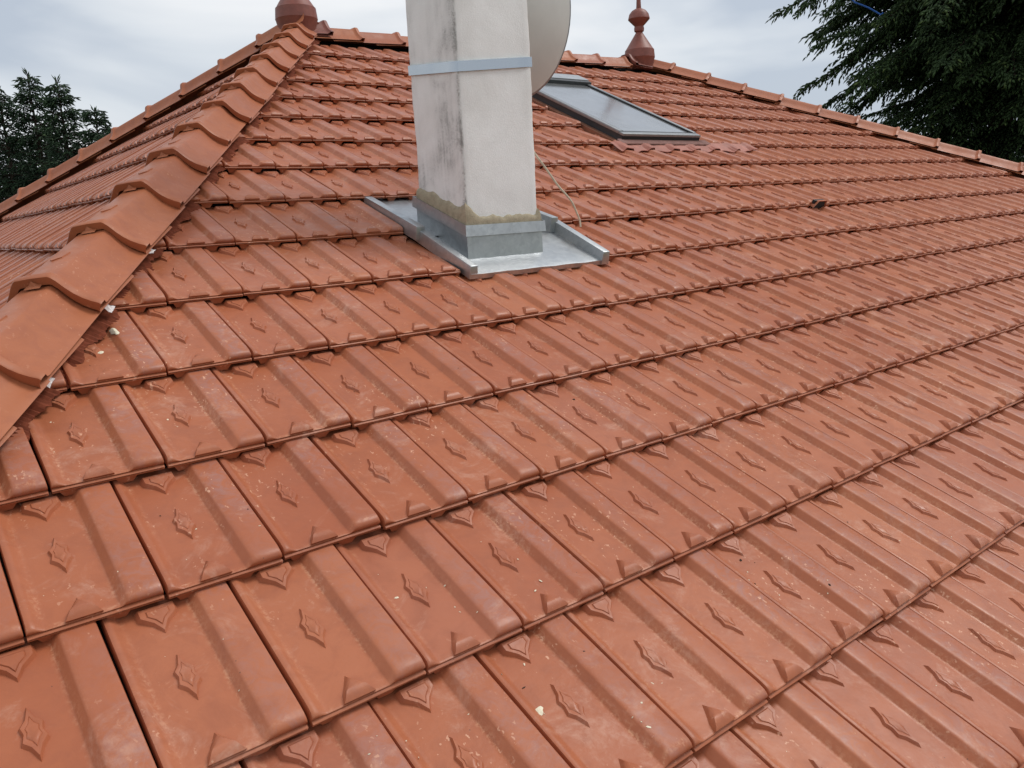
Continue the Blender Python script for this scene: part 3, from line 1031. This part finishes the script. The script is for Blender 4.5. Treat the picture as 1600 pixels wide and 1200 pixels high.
def rail(p0, p1, w, h, nb0, nb1, name='side_rail'):
    b_ = MB()
    (ua_, va_), (ub_, vb_) = p0, p1
    q = []
    for (u, v, n) in ((ua_, va_, nb0), (ub_, vb_, nb1)):
        q.append([RW(u - w / 2, v, n), RW(u + w / 2, v, n), RW(u - w * 0.42, v + (0.010 if v == va_ else 0), n + h), RW(u + w * 0.42, v + (0.010 if v == va_ else 0), n + h)])
    b_.hexa([q[0][0], q[0][1], q[1][1], q[1][0], q[0][2], q[0][3], q[1][3], q[1][2]])
    return add(name, b_.mesh(name, bevel=0.0025), M_ZINC, tray)
rail((1.108, 0.638), (1.074, 0.985), 0.036, 0.045, -0.004, 0.002)
rail((1.066, 0.930), (1.068, 1.330), 0.040, 0.050, 0.012, -0.030)
rail((1.738, 0.632), (1.716, 0.985), 0.040, 0.050, -0.002, 0.004)
rail((1.697, 0.915), (1.685, 1.340), 0.040, 0.060, 0.012, -0.050)
# upstand and counter flashing
b_ = MB()
def skirt(b_, o0, o1, zlo, zhi):
    """four-sided skirt; zlo/zhi functions of y"""
    b0 = len(b_.v)
    for (sx, sy) in ((0, 0), (1, 0), (1, 1), (0, 1)):
        for o, zf in ((o0, zlo), (o1, zhi), (o1 - 0.002, zhi), (o0 - 0.002, zlo)):
            x = CX0 - o if sx == 0 else CX1 + o
            y = CY0 - o if sy == 0 else CY1 + o
            b_.v.append(np.array([x, y, zf(CY0 if sy == 0 else CY1)]))
    for i in range(4):
        a, c = b0 + 4 * i, b0 + 4 * ((i + 1) % 4)
        for j in range(4):
            b_.f.append((a + j, c + j, c + (j + 1) % 4, a + (j + 1) % 4))
skirt(b_, 0.0105, 0.0095, lambda y: RW(0, y / CT, 0.0)[2] - 0.02, lambda y: slope_z(y, 0.425))
add('upstand', b_.mesh('upstand', 25), M_ZINC, tray)
b_ = MB()
skirt(b_, 0.0215, 0.0190, lambda y: slope_z(y, 0.402), lambda y: slope_z(y, 0.441))
add('counter_flashing', b_.mesh('counter_flashing', 25), M_ZINC, tray)
# ------------------------------------------------------------------ satellite dish on the back of the chimney
dc = np.array([1.925, 1.25, 1.325])
dax = unit([-0.10, 1.0, 0.22])
dx_ = unit(np.cross(dax, [0, 0, 1.0])); dz_ = np.cross(dx_, dax)
dish = empty('satellite_dish', dc, 'grey satellite dish half hidden behind the white chimney', 'satellite dish')
V, F = [], []
R0, ns, nr = 0.325, 56, 9
for (sgn, inset) in ((0, 0.0), (1, 0.004)):
    for i in range(nr + 1):
        r = R0 * i / nr
        for j in range(ns):
            an = 2 * math.pi * j / ns
            dep = -0.060 * (1 - (r / R0) ** 2)
            V.append(dc + dx_ * r * math.cos(an) + dz_ * r * 1.06 * math.sin(an) + dax * (dep + inset))
rim = [(R0 + 0.000, 0.000), (R0 + 0.010, 0.002), (R0 + 0.013, 0.008), (R0 + 0.010, 0.014), (R0 + 0.001, 0.014)]
o2 = (nr + 1) * ns
for i in range(nr):
    for j in range(ns):
        a, c = i * ns + j, i * ns + (j + 1) % ns
        F.append((a, c, c + ns, a + ns)[::-1])
        F.append((o2 + a, o2 + c, o2 + c + ns, o2 + a + ns))
add('reflector', new_mesh('reflector', V, F, 60), M_DISH, dish)
V, F = [], []
for (r, d_) in rim:
    for j in range(ns):
        an = 2 * math.pi * j / ns
        V.append(dc + dx_ * r * math.cos(an) + dz_ * r * 1.06 * math.sin(an) + dax * d_)
for i in range(len(rim) - 1):
    for j in range(ns):
        a, c = i * ns + j, i * ns + (j + 1) % ns
        F.append((a, c, c + ns, a + ns)[::-1])
add('rim', new_mesh('rim', V, F, 60), M_FRAME, dish)
b_ = MB()
b_.tube([dc - dx_ * 0.0 + np.array([-0.10, -0.035, -0.05]), np.array([1.74, 1.13, 1.26]), np.array([1.46, 1.03, 1.28]), np.array([1.40, 0.985, 1.28])], 0.020, 10)
b_.box(1.34, 1.46, 0.985, 1.00, 1.22, 1.34)
add('mounting_arm', b_.mesh('mounting_arm'), M_ALU, dish)
b_ = MB()
b_.tube([dc - dz_ * 0.30 + dax * 0.02, dc - dz_ * 0.12 + dax * 0.36], 0.010, 8)
b_.tube([dc - dz_ * 0.12 + dax * 0.33, dc - dz_ * 0.07 + dax * 0.40], 0.026, 10)
add('feed_arm', b_.mesh('feed_arm'), M_ALU, dish)

# cable from the dish to the tiles
b_ = MB()
pts = [(1.80, 1.10, 1.29), (1.62, 1.02, 1.10), (1.575, 0.93, 0.86), (1.629, 0.84, 0.700), (1.679, 0.84, 0.646), (1.744, 0.84, 0.574), (1.785, 0.84, 0.538), (1.818, 0.84, 0.505), (1.842, 0.84, 0.462), (1.858, 0.84, 0.428), (1.860, 0.838, 0.402)]
dense = []
for i in range(len(pts) - 1):
    p0, p1 = np.array(pts[max(i - 1, 0)]), np.array(pts[i])
    p2, p3 = np.array(pts[i + 1]), np.array(pts[min(i + 2, len(pts) - 1)])
    for k_ in range(5):
        t_ = k_ / 5
        dense.append(0.5 * (2 * p1 + (p2 - p0) * t_ + (2 * p0 - 5 * p1 + 4 * p2 - p3) * t_ ** 2 + (3 * p1 - p0 - 3 * p2 + p3) * t_ ** 3))
dense.append(np.array(pts[-1]))
b_.tube(dense, 0.0042, 7)
add('coaxial_cable', b_.mesh('coaxial_cable'), M_CABLE, None, 'thin cream cable hanging from the chimney down to the tiles', 'cable')

# ------------------------------------------------------------------ skylight
SU0, SU1, SV0, SV1 = 3.165, 3.890, 2.030, 3.260
sky_o = MB()
sky_o.box(SU0 + 0.012, SU1 - 0.012, SV0 + 0.012, SV1 - 0.01, -0.04, 0.053, T=RW)
skl = add('skylight', sky_o.mesh('skylight', smooth=False), M_DARKMET, house, 'dark framed roof window set into the tiles behind the dish')
def spart(name, boxes, m, bev=0.0):
    b_ = MB()
    for bx in boxes:
        b_.box(*bx, T=lambda u, v, n: RW(u, v, n * 0.76 if n > 0 else n))
    return add(name, b_.mesh(name, bevel=bev, smooth=bev > 0), m, skl)
spart('frame', [(SU0, SU0 + 0.030, SV0 + 0.045, SV1 - 0.10, 0.071, 0.098)], M_FRAME, 0.004)
spart('frame', [(SU1 - 0.030, SU1, SV0 + 0.045, SV1 - 0.10, 0.071, 0.098)], M_FRAME, 0.004)
spart('frame', [(SU0 + 0.0, SU1 - 0.0, SV0, SV0 + 0.043, 0.071, 0.092)], M_FRAME, 0.004)
spart('gasket', [(SU0 + 0.031, SU0 + 0.040, SV0 + 0.0445, SV1 - 0.10, 0.071, 0.094)], M_BLACK)
spart('gasket', [(SU1 - 0.040, SU1 - 0.031, SV0 + 0.0445, SV1 - 0.10, 0.071, 0.094)], M_BLACK)
spart('gasket', [(SU0 + 0.041, SU1 - 0.041, SV0 + 0.0445, SV0 + 0.058, 0.071, 0.090)], M_BLACK)
spart('pane', [(SU0 + 0.041, SU1 - 0.041, SV0 + 0.059, SV1 - 0.10, 0.0705, 0.0835)], M_GLASS)
spart('hood', [(SU0 - 0.012, SU1 + 0.012, SV1 - 0.11, SV1 + 0.05, 0.060, 0.118)], M_DARKMET, 0.008)
spart('hood_cover', [(SU0 - 0.016, SU1 + 0.016, SV1 - 0.07, SV1 + 0.06, 0.1185, 0.124)], M_ALU)
spart('front_board', [(SU0 + 0.004, SU1 - 0.004, SV0 + 0.001, SV0 + 0.011, -0.02, 0.0705)], M_BLACK)
spart('gutter', [(SU0 - 0.036, SU0 + 0.008, SV0 - 0.02, SV1, -0.03, 0.022)], M_SIDE)
spart('gutter', [(SU1 - 0.008, SU1 + 0.066, SV0 - 0.02, SV1, -0.03, 0.010)], M_SIDE)
# pleated strip and the dressed apron below the window
V, F = [], []
n_ = 150
for i in range(n_ + 1):
    u = SU0 - 0.030 + (SU1 - SU0 + 0.10) * i / n_
    z = 0.006 if i % 2 else 0.0
    V += [RW(u, SV0 + 0.012, 0.030 + z), RW(u, SV0 - 0.045, 0.026 + z), RW(u, SV0 - 0.047, 0.020 + z)]
for i in range(n_):
    for j in range(2):
        a = i * 3 + j
        F.append((a, a + 3, a + 4, a + 1)[::-1])
add('pleated_strip', new_mesh('pleated_strip', V, F, 15), M_PLEAT, skl)
V, F = [], []
n_ = 120
for i in range(n_ + 1):
    u = 3.055 + (4.385 - 3.055) * i / n_
    ph = (u / W) % 1.0
    bnd = 0.018 if 0.72 < ph < 0.98 else (0.009 if (0.66 < ph <= 0.72 or ph >= 0.98) else 0.0)
    wv = 0.010 * math.sin(u * 19 + 1.3) + 0.008 * math.sin(u * 47)
    for (v, kz) in ((SV0 - 0.010, 0.0), (SV0 - 0.050, 0.35), (SV0 - 0.085, 0.8), (SV0 - 0.118 + wv, 1.0), (SV0 - 0.119 + wv, 1.0)):
        n = 0.006 + (0.012 + 0.004) * (1 - kz) + bnd * (0.4 + 0.6 * kz) + 0.001 * math.sin(u * 33)
        V.append(RW(u, v, n if v > SV0 - 0.1185 + wv - 1e-9 else n - 0.004))
for i in range(n_):
    for j in range(4):
        a = i * 5 + j
        F.append((a, a + 5, a + 6, a + 1)[::-1])
add('apron', new_mesh('apron', V, F, 30), M_APRON, skl)

# ventilating tile hood
b_ = MB()
u0v, v0v = 3.735, 3 * L - 0.01
hw = 0.10
q0 = [RW(u0v - 0.012, v0v - 0.012, 0.004), RW(u0v + hw + 0.012, v0v - 0.012, 0.004), RW(u0v + hw - 0.01, v0v + 0.17, 0.006), RW(u0v + 0.02, v0v + 0.17, 0.006)]
q1 = [RW(u0v + 0.022, v0v - 0.014, 0.043), RW(u0v + hw, v0v - 0.014, 0.043), RW(u0v + hw - 0.012, v0v + 0.15, 0.020), RW(u0v + 0.026, v0v + 0.15, 0.020)]
b_.poly(q0 + q1, [(4, 5, 6, 7), (1, 2, 6, 5), (2, 3, 7, 6), (3, 0, 4, 7)])
ins = [p + np.array([0, 0.012, -0.004]) for p in (q0[0], q0[1], q1[1], q1[0])]
b_.poly([q0[0], q0[1], q1[1], q1[0]] + ins, [(0, 3, 7, 4), (3, 2, 6, 7), (2, 1, 5, 6)])
vh = add('vent_hood', b_.mesh('vent_hood', bevel=0.0), M_TILE, main_deck, 'tile with a small dark ventilation mouth')
b_ = MB()
b_.poly(ins, [(0, 1, 2, 3)])
b_.box(u0v + 0.004, u0v + hw + 0.004, v0v + 0.0, v0v + 0.02, -0.002, 0.040, T=RW)
add('vent_mouth_shade', b_.mesh('vent_mouth_shade', smooth=False), M_BLACK, main_deck)  # black plate and block paint in the shade of the open mouth

# ------------------------------------------------------------------ small scraps on the tiles
def ray_roof(x, y, n=0.0):
    d = raydir(x, y)
    s = (n - Z_MAIN @ CAM) / (Z_MAIN @ d)
    P = CAM + d * s
    return P[0], P[1] * CT + P[2] * ST
def pan_n(u, v):
    r_ = math.floor(v / L)
    y = v - r_ * L
    off = 0.5 if r_ % 2 == 0 else 0.0
    x = ((u / W - off) % 1.0) * W
    n = 0.0140 - 0.0310 * y / L
    f = min(1, y / 0.035)
    if x < 0.015: n += 0.0122 * f
    elif x > 0.15: n += 0.0174 * f
    elif x > 0.136: n += 0.0174 * f * (x - 0.136) / 0.014
    return n
def blob(name, px, length, width, h, ang, label, cat, m, seed):
    u, v = ray_roof(*px)
    V, F = [], []
    k_, rr = 18, 4
    for i in range(rr + 1):
        for j in range(k_):
            an = 2 * math.pi * j / k_
            w = 1 + 0.45 * noise.noise(Vector((math.cos(an) * 1.7, math.sin(an) * 1.7, seed * 3.1)))
            r = (1 - i / (rr + 0.3)) * w
            a_, c_ = r * length * math.cos(an), r * width * math.sin(an)
            du, dv = a_ * math.cos(ang) - c_ * math.sin(ang), a_ * math.sin(ang) + c_ * math.cos(ang)
            hz = h * (1 - (1 - i / rr) ** 2) * (0.7 + 0.5 * noise.noise(Vector((du * 300, dv * 300, seed))))
            V.append(RW(u + du, v + dv, pan_n(u + du, v + dv) + hz + 0.0004))
    for i in range(rr):
        for j in range(k_):
            a, c = i * k_ + j, i * k_ + (j + 1) % k_
            F.append((a, c, c + k_, a + k_))
    F.append(tuple(rr * k_ + j for j in range(k_)))
    return add(name, new_mesh(name, V, F, 60), m, None, label, cat)
blob('mastic_smear', (179, 523), 0.024, 0.0065, 0.0022, 1.75, 'larger cream mastic smear on a tile beside the near hip', 'smear', M_BLOB, 1)
blob('mastic_smear', (157, 551), 0.009, 0.006, 0.0022, 0.4, 'small cream mastic dab beside a tile diamond by the near hip', 'smear', M_BLOB, 2)
blob('bird_dropping', (843, 1109), 0.010, 0.008, 0.0020, 0.4, 'beige dropping on a tile near the lower edge of the photo', 'dropping', M_BLOB, 5)
for i, px in enumerate([(233, 513), (238, 523), (244, 532), (250, 540), (255, 547), (263, 557)]):
    pass
V, F = [], []
def flake(u, v, s, asp, an, h):
    r_ = math.floor(v / L)
    yl, xl = v - r_ * L, ((u / W - (0.5 if r_ % 2 == 0 else 0.0)) % 1.0) * W
    if yl < 0.045 or yl > 0.285 or xl < 0.008 or xl > 0.200:
        return
    b0 = len(V)
    for j in range(5):
        a_ = 2 * math.pi * j / 5
        r = s * (0.7 + 0.5 * rng.random())
        x, y = r * math.cos(a_) * asp, r * math.sin(a_)
        du, dv = x * math.cos(an) - y * math.sin(an), x * math.sin(an) + y * math.cos(an)
        V.append(RW(u + du, v + dv, pan_n(u + du, v + dv) + 0.0008))
    V.append(RW(u, v, pan_n(u, v) + h))
    for j in range(5):
        F.append((b0 + j, b0 + (j + 1) % 5, b0 + 5))
for px in [(233, 513), (238, 523), (244, 532), (250, 540), (255, 547), (263, 557), (231, 642), (1048, 1138), (620, 933), (79, 655), (262, 655)]:
    u, v = ray_roof(*px)
    flake(u, v, 0.0032, 1.4, rng.random() * 3, 0.002)
for i in range(230):
    px = (rng.random() * 1600, 380 + rng.random() * 820)
    u, v = ray_roof(*px)
    if u < UA - S1 * (VR - v) + 0.18 or (1.0 < u < 1.8 and 0.6 < v < 1.4) or v > 1.6:
        continue
    flake(u, v, 0.0010 + 0.0012 * rng.random() ** 2, 1.0 + 2.2 * rng.random() ** 2, rng.random() * 3, 0.0016)
add('plaster_crumbs', new_mesh('plaster_crumbs', V, F, 30), M_BLOB, None, 'pale crumbs of plaster and mastic scattered over the tiles', 'crumbs', kind='stuff')
V, F = [], []
for px in [(674, 1020), (898, 620), (1160, 870), (1290, 925)]:
    u, v = ray_roof(*px)
    flake(u, v, 0.0035, 1.3, rng.random() * 3, 0.004)
for i in range(90):
    px = (rng.random() * 1600, 420 + rng.random() * 780)
    u, v = ray_roof(*px)
    if u < UA - S1 * (VR - v) + 0.18 or (1.0 < u < 1.8 and 0.6 < v < 1.4) or v > 1.4:
        continue
    flake(u, v, 0.0009 + 0.0008 * rng.random(), 1.0 + 3 * rng.random() ** 2, rng.random() * 3, 0.0016)
add('bark_crumbs', new_mesh('bark_crumbs', V, F, 30), M_BARK, None, 'dark crumbs and needles scattered over the tiles', 'crumbs', kind='stuff')

def scrap(px, n, label, seed):
    d = raydir(*px)
    k_ = (n - Z_MAIN @ CAM) / (Z_MAIN @ d)
    c_ = CAM + d * k_
    V, F = [], []
    for i in range(5):
        for j in range(4):
            q = Vector((i * 1.3, j * 1.7, seed * 5.0))
            V.append(c_ + D1 * ((i - 2) * 0.008 + 0.004 * noise.noise(q)) + X_MAIN * ((j - 1.5) * 0.006 + 0.004 * noise.noise(q * 1.7)) + Z_MAIN * (0.012 * noise.noise(q * 2.3) - 0.004 * (j - 1.5)))
    for i in range(4):
        for j in range(3):
            a = i * 4 + j
            F.append((a, a + 4, a + 5, a + 1))
    add('foil_scrap', new_mesh('foil_scrap', V, F, 20), M_FOIL, None, label, 'foil scrap', 'foil scraps at the hip cap joints')
scrap((171, 481), 0.040, 'crumpled white foil scrap at the hip cap corner above the larger mastic smear', 1)
scrap((74, 596), 0.040, 'crumpled white foil scrap at the lowest visible hip cap corner', 2)
scrap((236, 391), 0.040, 'highest of the three white foil scraps along the near hip', 3)

# ------------------------------------------------------------------ conifers
def build_conifer(name, base, height, label, m, rmax, z_lo, whorl, per, shoot_len, shoot_r, dens, seed, droop=0.5, group=None, trunk_r=0.16, taper=1.0, lean=(0, 0), z_hi=None, narrow=None):
    R = np.random.default_rng(seed)
    root = empty(name, base, label, 'tree', group)
    base = np.asarray(base, float)
    tb = MB()
    tp = [base + np.array([lean[0] * f, lean[1] * f, height * f]) for f in np.linspace(0, 1, 9)]
    tb.tube(tp, [trunk_r * (1 - f) ** 0.85 + 0.008 for f in np.linspace(0, 1, 9)], 9)
    SB, SD, SL, ST_ = [], [], [], []
    z = z_lo
    zhi = z_hi if z_hi else height
    while z < height - 0.12:
        f = z / height
        below = height - z
        Rr = min(rmax, 0.10 + below * taper * 0.36) * (0.9 + 0.2 * R.random())
        if narrow:
            Rr *= min(1.0, 0.62 + 0.38 * max(0.0, (z - narrow[0]) / (narrow[1] - narrow[0])))
        nb = per if Rr > 0.5 else max(4, per - 2)
        a0 = R.random() * 6.28
        for k in range(nb):
            az = a0 + 2 * math.pi * k / nb + R.normal(0, 0.25)
            ln = Rr * (0.68 + 0.42 * R.random())
            rise = 0.55 if below < 1.6 else (0.12 + R.normal(0, 0.10))
            dr = droop * (0.6 + 0.6 * R.random()) * min(1.0, below / 2.5)
            hd = np.array([math.cos(az), math.sin(az), 0])
            side = np.array([-math.sin(az), math.cos(az), 0])
            o = base + np.array([lean[0] * f, lean[1] * f, z + R.normal(0, 0.06)])
            def bp(t):
                return o + hd * ln * t + np.array([0, 0, ln * (rise * t - dr * t * t + 0.22 * dr * t ** 3)])
            tb.tube([bp(t) for t in (0, 0.35, 0.7, 1.0)], [0.010 + 0.012 * ln, 0.008 + 0.007 * ln, 0.006 + 0.003 * ln, 0.004], 4, cap=False)
            n2 = max(5, int(ln * dens * (0.4 if z > zhi else 1.0)))
            for q in range(n2):
                t = 0.16 + 0.84 * (q + R.random()) / n2
                p = bp(min(t, 1.0))
                sgn = 1 if q % 2 else -1
                sl = (0.10 + 0.34 * ln * (1.08 - t)) * (0.6 + 0.7 * R.random())
                sl = min(sl, 0.95)
                sd_ = hd * (0.75 + 0.4 * t) + side * sgn * (1.0 - 0.45 * t) + np.array([0, 0, R.normal(-0.05, 0.18)])
                sd_ = sd_ / np.linalg.norm(sd_)
                n3 = max(4, int(sl / (shoot_len * 0.27)))
                hang = droop * (0.5 + 0.9 * R.random())
                for s in range(n3):
                    w = (s + R.random()) / n3
                    c = p + sd_ * sl * w + np.array([0, 0, -hang * sl * w * w])
                    tdir = sd_ + np.array([0, 0, -2 * hang * w])
                    lat = np.cross(tdir, [0, 0, 1.0])
                    d = tdir * 0.9 + lat * (1 if s % 2 else -1) * (0.75 * (1 - 0.5 * w)) + R.normal(0, 0.28, 3) + np.array([0, 0, -0.55 * droop])
                    SB.append(c); SD.append(d); SL.append(shoot_len * (0.6 + 0.8 * R.random()))
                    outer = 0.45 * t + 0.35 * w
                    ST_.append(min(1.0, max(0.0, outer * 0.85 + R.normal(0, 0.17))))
        z += whorl * (0.8 + 0.4 * R.random()) * (0.55 if below < 2.0 else 1.0) * (3.0 if z > zhi else 1.0)
    # leader
    for q in range(26):
        w = q / 26
        c = base + np.array([lean[0], lean[1], height - 0.9 * w * w - 0.02])
        az = R.random() * 6.28
        SB.append(c); SD.append(np.array([math.cos(az) * 0.55, math.sin(az) * 0.55, 0.9])); SL.append(shoot_len * (0.8 + 0.8 * R.random())); ST_.append(0.5)
    SB, SD, SL, ST_ = np.array(SB), np.array(SD), np.array(SL), np.array(ST_)
    SD /= np.linalg.norm(SD, axis=1)[:, None]
    ref = np.where(np.abs(SD[:, 2:3]) > 0.9, np.array([[1.0, 0, 0]]), np.array([[0, 0, 1.0]]))
    a = np.cross(SD, ref); a /= np.linalg.norm(a, axis=1)[:, None]
    c = np.cross(SD, a)
    ns_ = len(SB)
    rad = shoot_r * (0.7 + 0.6 * R.random(ns_))
    Vt = np.empty((ns_, 5, 3))
    Vt[:, 0] = SB
    for j in range(3):
        an = 2 * math.pi * j / 3
        off_ = (math.cos(an) * a + math.sin(an) * c) * rad[:, None]
        Vt[:, 1 + j] = SB + SD * (SL * 0.52)[:, None] + off_
    Vt[:, 4] = SB + SD * SL[:, None]
    fb = []
    for j in range(3):
        k = (j + 1) % 3
        fb += [(0, 1 + k, 1 + j), (1 + j, 1 + k, 4)]
    fb = np.array(fb)
    idx = (np.arange(ns_)[:, None, None] * 5 + fb[None]).reshape(-1, 3)
    me = bpy.data.meshes.new('crown')
    me.vertices.add(ns_ * 5)
    me.vertices.foreach_set('co', Vt.astype(np.float32).ravel())
    me.loops.add(idx.size)
    me.loops.foreach_set('vertex_index', idx.astype(np.int32).ravel())
    me.polygons.add(len(idx))
    me.polygons.foreach_set('loop_start', (np.arange(len(idx)) * 3).astype(np.int32))
    me.update(calc_edges=True)
    at = me.attributes.new('tone', 'FLOAT', 'POINT')
    at.data.foreach_set('value', np.repeat(ST_, 5).astype(np.float32))
    add('crown', me, m, root)
    add('trunk', tb.mesh('trunk', 60), M_BARK, root)
    print(name, 'shoots', ns_)
    return root

def ray_at(px, py, D):
    d = raydir(px, py)
    d = d / np.linalg.norm(d[:2])
    return CAM + d * D
tp_ = ray_at(1566, 150, 16.0)
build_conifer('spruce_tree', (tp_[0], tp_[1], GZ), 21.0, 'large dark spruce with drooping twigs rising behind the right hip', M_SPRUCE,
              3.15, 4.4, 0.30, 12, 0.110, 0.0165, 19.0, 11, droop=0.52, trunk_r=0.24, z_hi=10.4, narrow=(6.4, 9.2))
LEFT = [((42, 114), 20.0, 1.7, 'tallest dark conifer left of the near hip, pointed top', 21),
        ((88, 125), 19.0, 1.8, 'bushy-topped dark conifer just right of the tallest one', 22),
        ((147, 172), 18.5, 1.4, 'smaller pointed conifer between the bushy one and the roof', 23),
        ((-4, 140), 20.5, 1.7, 'dark conifer cut by the left edge of the photo', 24),
        ((172, 204), 18.0, 1.2, 'low conifer whose tip just clears the far hip', 25),
        ((186, 206), 19.5, 1.2, 'lowest conifer tip peeping over the far hip', 26),
        ((66, 196), 23.0, 2.4, 'dark conifer filling the gap behind the tallest two', 27),
        ((14, 214), 24.0, 2.8, 'dark conifer in the back row at the left edge', 28),
        ((118, 226), 23.0, 2.2, 'dark conifer in the back row behind the smaller pointed one', 29)]
for (px, D, rm, lab, sd_) in LEFT:
    p = ray_at(px[0], px[1], D)
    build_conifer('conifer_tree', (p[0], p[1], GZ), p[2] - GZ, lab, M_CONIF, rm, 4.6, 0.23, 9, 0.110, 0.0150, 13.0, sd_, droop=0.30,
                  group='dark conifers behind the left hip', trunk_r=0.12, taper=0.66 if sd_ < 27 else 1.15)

# blue rope caught in the spruce
b_ = MB()
rp = [ray_at(x, y, 13.2) for x, y in [(1326, -6), (1336, 4), (1347, 8), (1357, 12), (1368, 18), (1376, 23), (1380, 20)]]
b_.tube(rp, 0.012, 6)
add('blue_rope', b_.mesh('blue_rope'), M_ROPE, None, 'short length of blue rope tangled in the spruce branches', 'rope')
